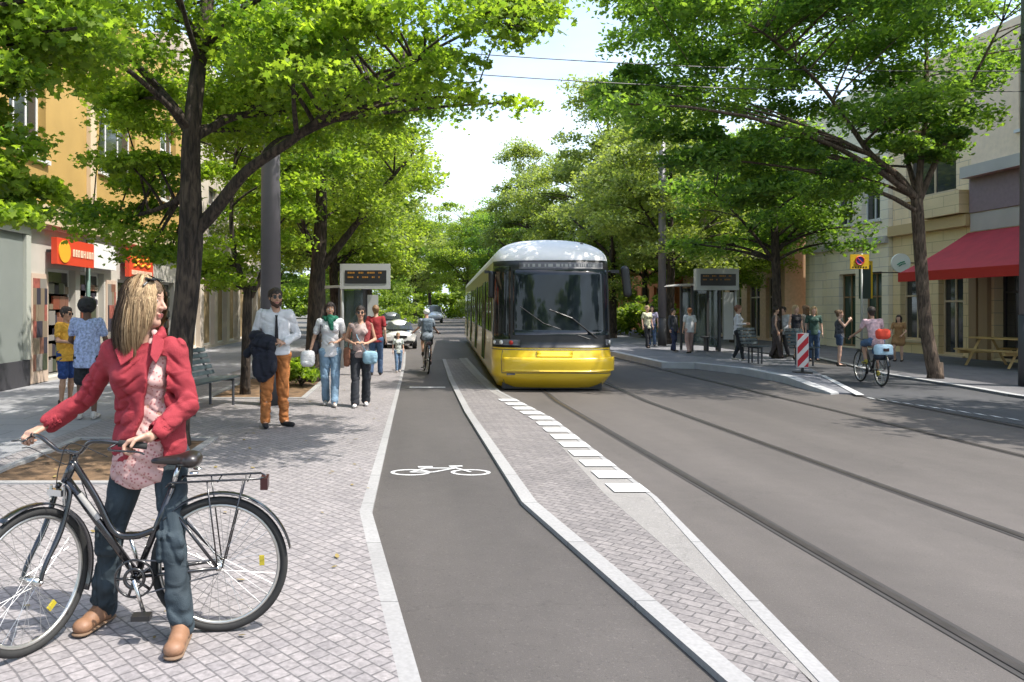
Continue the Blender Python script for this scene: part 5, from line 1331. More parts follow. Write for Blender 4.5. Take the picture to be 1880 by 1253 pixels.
REST = dict(pel=(0, 0, .95), wst=(0, 0, 1.10), chs=(0, 0, 1.30), nk=(0, .005, 1.455), hd=(0, -.012, 1.615),
    sl=(-.175, 0, 1.415), sr=(.175, 0, 1.415), el=(-.225, .02, 1.14), er=(.225, .02, 1.14), wl=(-.24, -.04, .90), wr=(.24, -.04, .90),
    hl=(-.085, 0, .90), hr=(.085, 0, .90), kl=(-.095, -.015, .49), kr=(.095, -.015, .49), al=(-.10, .02, .085), ar=(.10, .02, .085), tl=(-.12, -.16, .03), tr=(.12, -.16, .03), f=(0, -1, 0))
def person(label, x, y, z0, H, face, pose=None, o=None, vox=.010, category='person', group=None, lean=0):
    J = {k_: Vector(v) for k_, v in REST.items()}
    for k_, v in (pose or {}).items(): J[k_] = Vector(v)
    o = o or {}; male = o.get('male', True); fine = vox <= .009
    root = empty('person', (x, y, z0), face, label, category, group); root.scale = (H/1.72,)*3
    if lean: root.rotation_euler = Euler((lean, 0, face))
    ww = 1.0 if male else .88
    # ---- body
    s = SDF(); f = J['f'].normalized(); tone = skin(o.get('skin', 'light'))
    S, hx, hu, hf = head(s, J['hd'], f, male=male)
    s.cap(J['nk']-V3(0, 0, .03), J['hd']+V3(0, .01, -.05)-f*.012, .055*ww, .050*ww, k=.02)
    s.cap(J['pel'], J['wst'], .11, .10*ww, (1.25*ww, .9, 1), k=.04); s.cap(J['wst'], J['chs'], .10*ww, .115, (1.25*ww, .88, 1), k=.04)
    s.cap(J['sl'].lerp(J['chs'], .25), J['sr'].lerp(J['chs'], .25), .062*ww, .062*ww, k=.04)
    for q in 'lr':
        s.cap(J['s'+q], J['e'+q], .043*ww, .035*ww, k=.02); s.cap(J['e'+q], J['w'+q], .035*ww, .024*ww, k=.015)
        s.cap(J['h'+q], J['k'+q], .078, .050, k=.03); s.cap(J['k'+q], J['k'+q].lerp(J['a'+q], .4), .049, .050, k=.02); s.cap(J['k'+q].lerp(J['a'+q], .35), J['a'+q], .050, .033, k=.02)
        s.cap(J['a'+q]+V3(0, 0, -.03), J['t'+q], .030, .022, k=.02)
        fd = (J['w'+q]-J['e'+q]).normalized(); hd_ = o.get('hand_'+q, {}); pl = Vector(hd_.get('palm', (1 if q == 'l' else -1, .2, 0)))
        hand(s, J['w'+q], hd_.get('dir', fd), pl, hd_.get('side', 1 if q == 'l' else -1), hd_.get('curl', .55), 1.0)
    sm = [tone, cloth('placeholder_cloth', (.3, .3, .3)), eyem, eyew, lipm, browm]
    s.mesh('body', tone, root, vox=vox, k=.02, mats=sm, paint=face_paint(S) if fine or vox <= .012 else None)
    # ---- top
    tp = o.get('top'); 
    if tp:
        t = SDF(); m_ = cloth(*tp['mat']); hem = tp.get('hem', .88); e = .016; loose = tp.get('loose', 1.0)
        pw = J['pel'].lerp(J['wst'], 0); hemp = J['pel']+(J['pel']-J['wst']).normalized()*(.95-hem)
        t.cap(hemp, J['wst'], (.126+.01*loose), .112*ww+.012*loose, (1.27*ww, .98, 1), k=.04); t.cap(J['wst'], J['chs'], .110*ww+.012*loose, .132, (1.27*ww, .94, 1), k=.04)
        t.cap(J['sl'].lerp(J['chs'], .22), J['sr'].lerp(J['chs'], .22), 0.074*ww, .074*ww, k=.04)
        if not male: 
            for q in (-1, 1): t.ball(J['chs']+Vector((q*.065, 0, -.01))+V3(0, -.085, 0), .062, k=.03)
        sl_ = tp.get('sleeve', 'short')
        for q in 'lr':
            if sl_ == 'none': continue
            if sl_ == 'short': t.cap(J['s'+q], J['s'+q].lerp(J['e'+q], .62), .058*ww, .056*ww, k=.02)
            else:
                t.cap(J['s'+q], J['e'+q], .057*ww, .047*ww, k=.02); t.cap(J['e'+q], J['e'+q].lerp(J['w'+q], .93 if sl_ == 'long' else .15), .047*ww, .036*ww, k=.015)
        if tp.get('collar'): t.cap(J['nk']+V3(0, 0, -.015), J['nk']+V3(0, 0, .025), .066, .060, k=.01)
        # cut neckline and lower hem flat
        t.cap(J['nk']+V3(0, 0, .02)+f*.03, J['nk']+V3(0, 0, .2), .058, .09, k=.005, neg=True)
        hz = hemp.z
        if tp.get('cutz', True) and abs((J['chs']-J['pel']).normalized().z) > .9:
            zc = hz-.03
            cut = lambda F_, ax: np.maximum(F_, np.where(ax[2][None, None, :] < zc, (zc-ax[2])[None, None, :], -1).astype(np.float32)*1.0)
        else: cut = None
        t.mesh(tp.get('name', 'shirt'), m_, root, vox=vox, k=.02, wr=.007 if vox < .013 else .005, wf=34, seed=int(abs(x)*100), cut=cut)
    # ---- bottom
    bt = o.get('bottom')
    if bt:
        t = SDF(); m_ = cloth(*bt['mat']); kind = bt['kind']; e = .014
        t.cap(J['hl'], J['hr'], .105, .105, (1, .95, 1), k=.03); t.cap(J['pel']-V3(0, 0, .02), J['pel']+(J['wst']-J['pel'])*.45, .112, .104*ww, (1.22*ww, .95, 1), k=.03)
        for q in 'lr':
            h, k_, a = J['h'+q], J['k'+q], J['a'+q]
            if kind == 'trousers':
                t.cap(h, k_, .097, .070, k=.025); t.cap(k_, a+V3(0, 0, .0), .070, bt.get('cuff', .058), k=.02)
            elif kind == 'shorts': t.cap(h, h.lerp(k_, bt.get('len', .75)), .088, .086, k=.02)
            elif kind == 'skirt': t.cap(h, h.lerp(k_, bt.get('len', .5)), .11, .125, k=.08)
        t.mesh({'trousers': 'trousers', 'shorts': 'shorts', 'skirt': 'skirt'}[kind], m_, root, vox=vox, k=.02, wr=.007 if vox < .013 else .005, wf=32, seed=int(abs(x)*77)+3)
    # ---- shoes
    shm = cloth(*o.get('shoes', ('shoe_dark', (.03, .025, .02))))
    for q in 'lr':
        t = SDF(); a, b_ = J['a'+q], J['t'+q]; d = Vector((b_.x-a.x, b_.y-a.y, 0)).normalized()
        t.cap(a+V3(0, 0, -.005)-d*.015, a+V3(0, 0, -.045)-d*.02, .044, .040, k=.02); t.cap(a+V3(0, 0, -.05)+d*.02, b_+V3(0, 0, .004), .038, .034, (1, 1, .85), k=.02)
        t.mesh('shoe', shm, root, vox=vox, k=.012)
    # ---- hair
    hr = o.get('hair')
    if hr:
        t = SDF(); m_ = cloth('hair_'+hr[0], hr[1], .3, .55, 60, .5); C = lambda a, b_, c: S((a, b_, c)); st = hr[0].split('_')[-1]; yw = math.atan2(f.y, f.x)
        if st == 'afro': t.ball(C(-.02, 0, .045), .125, (1, 1, .95), k=.02)
        elif st == 'cap' or st == 'helmet': t.cap(C(-.02, 0, .05), C(.01, 0, .055), .095, .092, (1, .95, .95), yw); t.cap(C(.07, 0, .05), C(.13, 0, .04), .05, .045, (1, 1, .25), yw) if st == 'cap' else None
        else:
            t.cap(C(-.028, 0, .040), C(.005, 0, .048), .091, .084, (1, .93, 1), yw, k=.02); t.cap(C(-.045, 0, .02), C(-.05, 0, -.045), .072, .050, (1, 1.05, 1), yw, k=.02)
            if st == 'long': t.cap(C(-.05, 0, .0), C(-.075, 0, -.19), .075, .058, (.8, 1.25, 1), yw, k=.03); [t.cap(C(-.01, q*.062, .03), C(-.015, q*.078, -.15), .030, .024, k=.02) for q in (-1, 1)]
            if st == 'bun': t.ball(C(-.10, 0, .07), .045)
            t.cap(C(.078, -.05, -.03), C(.078, .05, -.03), .052, .052, (1, 1, 1.05), yw, k=.01, neg=True) 
            t.cap(C(.105, -.03, .0), C(.105, .03, -.02), .055, k=.01, neg=True)
        t.mesh('hair' if st not in ('cap', 'helmet') else st, m_, root, vox=vox*.9, k=.02, wr=.006, wf=60)
    if o.get('glasses'):
        b = MB()
        for q in (-1, 1): b.disc(S((.088, q*.032, .010)), hf, .021, 16, .004, .024)
        b.tube([S((.092, -.012, .014)), S((.092, .012, .014))], .003, 5)
        for q in (-1, 1): b.tube([S((.088, q*.05, .014)), S((0, q*.083, .012))], .003, 5)
        b.build('sunglasses', black, root)
    return root, J, S
def bag(parent, c, size, m, strap=None, name='bag', vox=.012):
    t = SDF(); c = Vector(c); hx, hy, hz = size[0]/2, size[1]/2, size[2]/2; r_ = min(hy, .06)
    for sx in (-1, 1):
        for sz_ in (-1, 1): pass
    t.cap(c+V3(-hx+r_, 0, -hz+r_), c+V3(hx-r_, 0, -hz+r_), r_, r_); t.cap(c+V3(-hx+r_, 0, hz-r_), c+V3(hx-r_, 0, hz-r_), r_*.85, r_*.85); t.cap(c+V3(-hx+r_, 0, 0), c+V3(hx-r_, 0, 0), r_*1.05, r_*1.05)
    k_ = max(3, int(size[2]/.04))
    for i in range(k_): z = -hz+r_+(2*hz-2*r_)*i/(k_-1); t.cap(c+V3(-hx+r_, 0, z), c+V3(hx-r_, 0, z), r_, r_)
    o = t.mesh(name, m, parent, vox=vox, k=.02, wr=.004, wf=30)
    if strap:
        b = MB(); b.tube(strap, .010, 6); b.build('strap', m, o, True)
    return o
# standing walkers on the left --------------------------------------------
gW = 'people on the left pavement'
# man in white shirt and tie
def wp(px, D): return ((px-CX)*D/F, D)
x_, y_ = wp(506, 10.05)
r_, J, S = person('man with sunglasses in a white shirt and dark tie holding a jacket', x_, y_, .034, 1.80, R(14),
    dict(sl=(-.178, .0, 1.42), sr=(.178, .0, 1.42), el=(-.25, .05, 1.15), wl=(-.06, -.17, 1.10), er=(.27, .06, 1.15), wr=(.10, -.19, 1.06), al=(-.13, -.02, .085), ar=(.11, .05, .085), tl=(-.13, -.20, .03), tr=(.20, -.11, .03), f=(.18, -1, 0.02), kl=(-.115, -.05, .49), kr=(.09, .0, .49)),
    dict(skin='tan', glasses=True, hair=('dark_short', (.03, .018, .012)), top=dict(mat=('white_shirt', (.62, .62, .63), .03), sleeve='long', hem=.93, collar=True), bottom=dict(kind='trousers', mat=('brown_trousers', (.38, .135, .035), .15), cuff=.054),
         shoes=('black_shoe', (.012, .012, .014)), hand_l=dict(dir=(.9, -.2, -.1), palm=(0, .3, -1), side=-1, curl=.9), hand_r=dict(dir=(-.9, -.1, .1), palm=(0, .5, -1), side=1, curl=.9)), vox=.0085)
b = MB(); b.face([(-.018, -.120, 1.40), (.018, -.120, 1.40), (.010, -.132, 1.36), (-.010, -.132, 1.36)]); b.face([(-.012, -.133, 1.36), (.012, -.133, 1.36), (.026, -.146, 1.05), (-.026, -.146, 1.05)]); b.face([(-.026, -.146, 1.05), (.026, -.146, 1.05), (0, -.146, 1.02)])
o = b.build('tie', cloth('dark_tie', (.015, .013, .016)), r_); md = o.modifiers.new('t', 'SOLIDIFY'); md.thickness = .008
t = SDF(); t.cap((-.095, -.075, 1.50), (-.06, -.09, 1.47), .001); 
beard = SDF(); beard.cap(S((.050, -.045, -.075)), S((.066, 0, -.100)), .022, .024); beard.cap(S((.066, 0, -.100)), S((.050, .045, -.075)), .024, .022)
beard.cap(S((.02, -.06, -.05)), S((.050, -.045, -.075)), .014, .02); beard.cap(S((.02, .06, -.05)), S((.050, .045, -.075)), .014, .02)
beard.mesh('beard', cloth('hair_beard', (.05, .025, .015)), r_, vox=.007, k=.015, wr=.002, wf=90)
jk = empty('folded_jacket', (x_, y_, .034), R(14), 'dark navy jacket hanging over the forearm of the man in the white shirt', 'jacket'); jk.scale = (1.80/1.72,)*3
t = SDF(); t.cap((-.24, -.02, 1.12), (-.08, -.20, 1.06), .085, .07, k=.03); t.cap((-.22, -.06, 1.08), (-.34, -.04, .93), .07, .05, k=.05); t.cap((-.14, -.16, 1.02), (-.12, -.15, .72), .10, .08, (1.1, .6, 1), k=.05); t.cap((-.20, -.12, .98), (-.18, -.14, .66), .08, .07, (1.1, .6, 1), k=.05); t.cap((-.1, -.2, 1.0), (-.06, -.17, .76), .06, .05, k=.04)
t.mesh('fabric', cloth('navy_jacket', (.010, .012, .022), .3), jk, vox=.009, k=.03, wr=.012, wf=22)
# woman with green scarf
x_, y_ = wp(606, 12.2)
r_, J, S = person('woman in a white top with green scarf and light jeans walking towards the camera', x_, y_, .034, 1.63, R(6),
    dict(el=(-.27, .02, 1.14), wl=(-.33, -.05, .92), er=(.25, .03, 1.15), wr=(.10, -.17, 1.07), kl=(-.08, -.02, .49), al=(-.07, .10, .10), tl=(-.09, -.06, .03), kr=(.085, -.08, .50), ar=(.07, -.17, .085), tr=(.08, -.34, .04)),
    dict(male=False, skin='tan', hair=('dark2_long', (.028, .016, .012)), top=dict(mat=('white_top', (.60, .60, .61), .05), sleeve='short', hem=.86, loose=1.5), bottom=dict(kind='trousers', mat=('light_jeans', (.17, .26, .35), .3, .85, 6), cuff=.06), shoes=('pale_shoe', (.5, .46, .42)),
         hand_r=dict(dir=(-.8, -.3, .1), palm=(0, 0, -1), side=1, curl=.7)), vox=.010)
t = SDF()
for a in range(8): 
    p = lambda q: V3(.095*math.cos(q), .01+.085*math.sin(q), 1.475+.02*math.sin(3*q)); t.cap(p(a*math.pi/4), p((a+1)*math.pi/4), .035, .035)
t.cap((0, -.09, 1.45), (.03, -.13, 1.30), .045, .03)
t.mesh('scarf', cloth('green_scarf', (.012, .13, .075), .3), r_, vox=.011, k=.02, wr=.008, wf=40)
cb = empty('carrier_bag', (x_, y_, .034), R(6), 'crumpled white carrier bag held by the woman in the white top', 'bag'); cb.scale = (.95,)*3
bag(cb, (-.37, -.12, .80), (.22, .12, .26), cloth('white_bag', (.62, .62, .62), .06), [(-.40, -.12, .90), (-.36, -.10, .935), (-.32, -.12, .90)], 'fabric')
b = MB()
hb_ = empty('shoulder_bag', (x_, y_, .034), R(6), 'dark strapped shoulder bag of the woman with the green scarf', 'bag'); hb_.scale = (.95,)*3
bag(hb_, (-.25, .06, .98), (.10, .16, .24), cloth('dark_bag', (.05, .04, .045)), [(-.20, .0, 1.08), (-.16, -.09, 1.30), (-.13, -.02, 1.48), (-.16, .09, 1.30), (-.22, .1, 1.08)], 'bag_body')
# woman with sunglasses
x_, y_ = wp(662, 12.1)
r_, J, S = person('woman in sunglasses with a grey and red top and dark loose trousers', x_, y_, .034, 1.57, R(2),
    dict(el=(-.25, .03, 1.16), wl=(-.12, -.18, 1.10), er=(.25, .03, 1.16), wr=(.11, -.19, 1.10), kl=(-.085, -.10, .50), al=(-.09, -.14, .085), tl=(-.10, -.30, .035), kr=(.10, .0, .50), ar=(.09, .13, .10), tr=(.10, -.03, .03)),
    dict(male=False, skin='tan', glasses=True, hair=('dark3_bun', (.03, .018, .012)), top=dict(mat=('grey_top', (.36, .27, .25), .35, .85, 9), sleeve='none', hem=.88), bottom=dict(kind='trousers', mat=('black_trousers', (.022, .024, .03)), cuff=.075), shoes=('white_shoe', (.62, .6, .58)),
         hand_l=dict(dir=(.8, -.3, .2), palm=(0, .2, -1), side=-1, curl=.8), hand_r=dict(dir=(-.8, -.3, .2), palm=(0, .2, -1), side=1, curl=.8)), vox=.010)
t = SDF(); t.cap((.14, -.04, 1.40), (.10, -.09, 1.12), .05, .04, (1, .8, 1)); t.cap((.12, .0, 1.43), (.17, .05, 1.2), .045, .04); t.mesh('cardigan', cloth('dark_red_knit', (.22, .03, .03)), r_, vox=.011, k=.03, wr=.006)
cm = empty('camera_bag', (x_, y_, .034), R(2), 'pale blue bag hanging at the hip of the woman in sunglasses', 'bag'); cm.scale = (.91,)*3
bag(cm, (.17, -.16, .86), (.24, .11, .22), cloth('blue_bag', (.22, .36, .44), .1), [(.10, -.17, .96), (-.05, -.17, 1.2), (-.13, -.03, 1.45), (.0, .15, 1.2), (.16, .1, .96)], 'bag_body')
kb_ = empty('shoulder_bag', (x_, y_, .034), R(2), 'brown leather bag on the left hip of the woman in sunglasses', 'bag'); kb_.scale = (.91,)*3
bag(kb_, (-.23, -.02, .86), (.12, .13, .34), cloth('brown_bag', (.22, .09, .05)), [(-.22, -.02, 1.0), (-.17, -.09, 1.3), (-.14, .0, 1.46), (-.2, .09, 1.25)], 'bag_body')
# man in red shirt going away
x_, y_ = wp(690, 17.5)
person('man in a dark red shirt walking away behind the two women', x_, y_, .034, 1.60, R(172), dict(kl=(-.09, -.1, .50), al=(-.09, -.12, .10), tl=(-.1, -.28, .05), ar=(.09, .16, .12), tr=(.1, .0, .04), er=(.25, .08, 1.14), wr=(.24, .06, .9)),
    dict(skin='light', hair=('sandy_short', (.20, .11, .05)), top=dict(mat=('dark_red_shirt', (.26, .018, .022)), hem=.86), bottom=dict(kind='trousers', mat=('blue_jeans', (.05, .09, .17), .25))), vox=.013)
x_, y_ = wp(731, 18.5)
person('small child in a pale top and blue jeans in front of the white car', x_, y_, .034, .95, R(10), dict(kl=(-.09, -.1, .50), al=(-.08, -.14, .10), tl=(-.1, -.30, .05), ar=(.08, .14, .12), tr=(.09, .0, .04)),
    dict(male=False, hair=('fair_short', (.34, .24, .13)), top=dict(mat=('pale_top', (.50, .54, .50)), hem=.86), bottom=dict(kind='trousers', mat=('mid_jeans', (.12, .20, .32), .25)), shoes=('pale_shoe', (.5, .46, .42))), vox=.013)
# two men at the shop
x_, y_ = wp(122, 12.2)
r_, J, S = person('man in a yellow t-shirt and blue shorts standing by the shop', x_, y_, .034, 1.56, R(70),
    dict(el=(-.22, -.02, 1.15), wl=(-.14, -.24, 1.12), er=(.22, -.02, 1.15), wr=(.12, -.26, 1.14), f=(.05, -1, -.15)),
    dict(skin='tan', glasses=True, hair=('dark4_short', (.03, .02, .015)), top=dict(mat=('yellow_shirt', (.68, .36, .045)), hem=.82, loose=1.5), bottom=dict(kind='shorts', mat=('blue_shorts', (.02, .055, .20)), len=.85)), vox=.010)
x_, y_ = wp(160, 10.7)
person('man with black hair in a pale blue patterned shirt seen from behind', x_, y_, .034, 1.66, R(188),
    dict(el=(-.25, -.04, 1.15), wl=(-.20, -.20, 1.06), er=(.24, -.04, 1.15), wr=(.18, -.2, 1.05)),
    dict(skin='dark', hair=('black_afro', (.008, .007, .007)), top=dict(mat=('pale_blue_shirt', (.36, .42, .62), .45, .85, 30), hem=.78, loose=1.8), bottom=dict(kind='shorts', mat=('black_shorts', (.018, .018, .022)), len=.8), shoes=('pale_shoe', (.5, .46, .42))), vox=.010)
# cyclist on the bike lane
def cyclist(rear, fr_, label_b, label_p, outfit, H=1.68, z0=.008, head_f=(0, -1, 0)):
    bk, G_, d = bicycle(rear, fr_, (Vector(fr_)-Vector(rear)), .34, label_b, False, z0)
    dx = Vector((fr_[0]-rear[0], fr_[1]-rear[1], 0)).normalized(); ang = math.atan2(dx.x, -dx.y); sc = H/1.72   # local -y -> dx
    sad = d['saddle']; P0 = Vector((sad.x, sad.y, z0)); Rm = Matrix.Rotation(ang, 3, 'Z').inverted()
    loc = lambda w_: tuple((Rm @ (Vector(w_)-P0))/sc)
    sz_ = (sad.z-z0)/sc+.10
    BBl = Vector(loc(d['BB'])); gl, gr_ = Vector(loc(G_[-1])), Vector(loc(G_[1]))
    if gl.x > gr_.x: gl, gr_ = gr_, gl
    pz = BBl+V3(0, .05, -.13); pz2 = BBl+V3(0, -.06, .14)
    pose = dict(pel=(0, 0, sz_), wst=(0, -.07, sz_+.15), chs=(0, -.17, sz_+.34), nk=(0, -.22, sz_+.50), hd=(0, -.26, sz_+.66), sl=(-.17, -.18, sz_+.45), sr=(.17, -.18, sz_+.45),
        el=(-.24, -.28, sz_+.22), er=(.24, -.28, sz_+.22), wl=gl+V3(0, .08, .02), wr=gr_+V3(0, .08, .02), hl=(-.085, 0, sz_-.03), hr=(.085, 0, sz_-.03),
        kl=(-.11, -.30, sz_-.30), al=(-.11, pz.y, pz.z+.09), tl=(-.11, pz.y-.16, pz.z+.03), kr=(.11, -.40, sz_-.10), ar=(.11, pz2.y, pz2.z+.09), tr=(.11, pz2.y-.16, pz2.z+.03), f=head_f)
    return person(label_p, P0.x, P0.y, z0, H, ang, pose, outfit, vox=.012)+(bk,)
rr_ = (wp(786, 18.3)[0], 18.3); r_, J, S, bk = cyclist(rr_, (rr_[0]-.05, 19.15), 'dark bicycle ridden away along the bike lane', 'cyclist with white helmet and grey backpack riding away on the bike lane',
    dict(male=True, hair=('white_helmet', (.72, .74, .68)), top=dict(mat=('grey_blue_shirt', (.22, .26, .30)), sleeve='short', hem=.90, cutz=False), bottom=dict(kind='shorts', mat=('black_shorts', (.018, .018, .022)), len=.8), shoes=('shoe_dark', (.03, .025, .02))), H=1.38)
c_ = r_.location; bp_ = empty('backpack', (c_.x, c_.y, c_.z), 0, 'grey blue backpack on the back of the cyclist in the white helmet', 'backpack')
bag(bp_, (0, -.02, 1.16), (.24, .15, .34), cloth('pack_grey', (.12, .16, .20)), [(-.09, .0, 1.30), (-.10, .10, 1.30), (-.10, .14, 1.12)], 'pack')
# right side cyclist
D0 = 15.4; rr_ = (wp(1618, D0)[0], D0); r_, J, S, bk = cyclist(rr_, (rr_[0]+.14, D0+.82), 'bicycle with a light blue basket crate on the right bike lane', 'cyclist in a pink and white shirt and blue shorts on the right bike lane',
    dict(male=False, skin='tan', hair=('dark5_short', (.03, .018, .012)), top=dict(mat=('pink_white_shirt', (.60, .40, .42), .3), sleeve='short', hem=.90, cutz=False), bottom=dict(kind='shorts', mat=('denim_blue', (.08, .14, .24)), len=.9), shoes=('yellow_shoe', (.4, .33, .05))), H=1.5)
cr_ = empty('pannier_bag', (rr_[0]-.03, D0-.12, .82), R(8), 'light blue and black pannier bag on the rear rack of the right cyclist', 'bag')
bag(cr_, (0, 0, -.08), (.38, .24, .24), cloth('crate_blue', (.45, .62, .72), .05), None, 'bag_body'); bag(cr_, (0, 0, -.20), (.39, .25, .12), cloth('crate_black', (.015, .02, .03)), None, 'bag_base')
rb_ = empty('red_backpack', (rr_[0]-.03, D0-.1, 1.05), R(8), 'orange red bag stacked on the light blue pannier', 'bag'); bag(rb_, (0, 0, .02), (.28, .18, .20), cloth('bag_orange_red', (.72, .07, .035), .08), None, 'bag_body')
# right platform people
pz = .15
def rp(px, fy, H, label, face, pose, outfit, z=pz, vox=.014):
    g_ = gr(px, fy, z); return person(label, g_.x, g_.y, z, H, face, pose, outfit, vox=vox, group=None)
walkA = dict(kl=(-.09, -.1, .50), al=(-.09, -.14, .10), tl=(-.1, -.30, .05), ar=(.09, .14, .12), tr=(.1, .0, .04))
rp(1355, 664, 1.50, 'person in a white sweater and black trousers waiting by the shelter', R(60), dict(el=(-.22, -.02, 1.15), wl=(-.08, -.22, 1.16), er=(.22, -.02, 1.15), wr=(.08, -.24, 1.16), **walkA),
   dict(male=False, skin='tan', hair=('auburn_short', (.16, .06, .03)), top=dict(mat=('white_sweater', (.6, .6, .62), .05), sleeve='long', hem=.86, loose=1.4), bottom=dict(kind='trousers', mat=('black_trousers', (.022, .024, .03)), cuff=.045), shoes=('pale_shoe', (.5, .46, .42))))
rp(1266, 650, 1.42, 'man in a white t-shirt and pinkish trousers with his back turned near the shelter', R(185), walkA, dict(hair=('ginger_short', (.30, .12, .05)), top=dict(mat=('white_top', (.60, .60, .61), .05), hem=.84, loose=1.5), bottom=dict(kind='trousers', mat=('pink_trousers', (.42, .27, .24)))))
rp(1188, 640, 1.50, 'person in a pale yellow top far down the platform left of the pole', R(20), walkA, dict(male=False, hair=('fair_short', (.34, .24, .13)), top=dict(mat=('pale_yellow_top', (.55, .55, .38)), hem=.84), bottom=dict(kind='trousers', mat=('black_trousers', (.022, .024, .03)))))
rp(1197, 636, 1.5, 'person in a lilac top standing against the far platform pole', R(-20), {}, dict(male=False, hair=('dark_long', (.028, .016, .012)), top=dict(mat=('lilac_top', (.33, .30, .42)), hem=.84), bottom=dict(kind='trousers', mat=('blue_jeans', (.05, .09, .17), .25))))
rp(1236, 646, 1.40, 'person in dark clothes between the pole and the man in the white t-shirt', R(30), walkA, dict(hair=('dark_short', (.03, .018, .012)), top=dict(mat=('dark_grey_shirt', (.07, .07, .08)), hem=.84, sleeve='long'), bottom=dict(kind='trousers', mat=('dark_blue_jeans', (.03, .04, .09)))))
rp(1424, 658, 1.46, 'woman in a black dress walking right behind the dark stemmed tree', R(70), walkA, dict(male=False, hair=('dark_short', (.03, .018, .012)), top=dict(mat=('grey_dark_top', (.10, .085, .085)), sleeve='none', hem=.84), bottom=dict(kind='trousers', mat=('dark_brown_trousers', (.07, .055, .055)))))
rp(1438, 657, 1.46, 'person in a white shirt carrying a white bag on the platform', R(-60), dict(wr=(.15, -.25, .95), **walkA), dict(hair=('dark_short', (.03, .018, .012)), top=dict(mat=('white_top', (.60, .60, .61), .05), hem=.82, sleeve='long', loose=1.6), bottom=dict(kind='trousers', mat=('dark_grey_trousers', (.06, .06, .065)))))
rp(1461, 664, 1.50, 'fair haired woman in a black top and teal skirt left of the beacon', R(15), walkA, dict(male=False, hair=('fair_long', (.40, .27, .14)), top=dict(mat=('black_top', (.02, .02, .025)), sleeve='none', hem=.88), bottom=dict(kind='skirt', mat=('teal_skirt', (.03, .09, .11)), len=.65)))
rp(1479, 662, 1.50, 'long haired woman in a pale strapped top directly behind the beacon', R(200), walkA, dict(male=False, hair=('brown_long', (.16, .09, .045)), top=dict(mat=('cream_top', (.55, .46, .38)), sleeve='none', hem=.88), bottom=dict(kind='skirt', mat=('grey_skirt', (.10, .085, .09)), len=.6)))
rp(1494, 663, 1.46, 'woman in a dark green top right of the beacon', R(-15), {}, dict(male=False, hair=('fair_long', (.40, .27, .14)), top=dict(mat=('green_top', (.05, .10, .08)), sleeve='short', hem=.86), bottom=dict(kind='trousers', mat=('blue_jeans', (.05, .09, .17), .25))))
rp(1541, 673, 1.46, 'woman in a black top and denim shorts raising a phone beside the right bike lane', R(60), dict(el=(-.20, -.14, 1.24), wl=(-.08, -.26, 1.42), er=(.20, -.12, 1.20), wr=(.06, -.27, 1.38)),
   dict(male=False, skin='light', hair=('brown_bun', (.16, .09, .045)), top=dict(mat=('black_white_top', (.07, .07, .08), .8, .85, 12), sleeve='none', hem=.92), bottom=dict(kind='shorts', mat=('denim_shorts', (.035, .06, .11)), len=.45), shoes=('shoe_dark', (.03, .025, .02))), z=.06, vox=.012)
rp(1650, 664, 1.32, 'dark haired woman in a tan dress leaning forward on the right pavement', R(-50), dict(wr=(.2, -.32, .98), el=(-.22, -.1, 1.12), wl=(-.18, -.3, 1.0), kl=(-.10, -.22, .50), al=(-.1, -.05, .09), tl=(-.1, -.2, .03)),
   dict(male=False, skin='light', hair=('dark_long', (.028, .016, .012)), top=dict(mat=('tan_dress', (.36, .20, .09)), sleeve='short', hem=.84), bottom=dict(kind='skirt', mat=('tan_skirt', (.36, .20, .09)), len=.5)), z=.05)
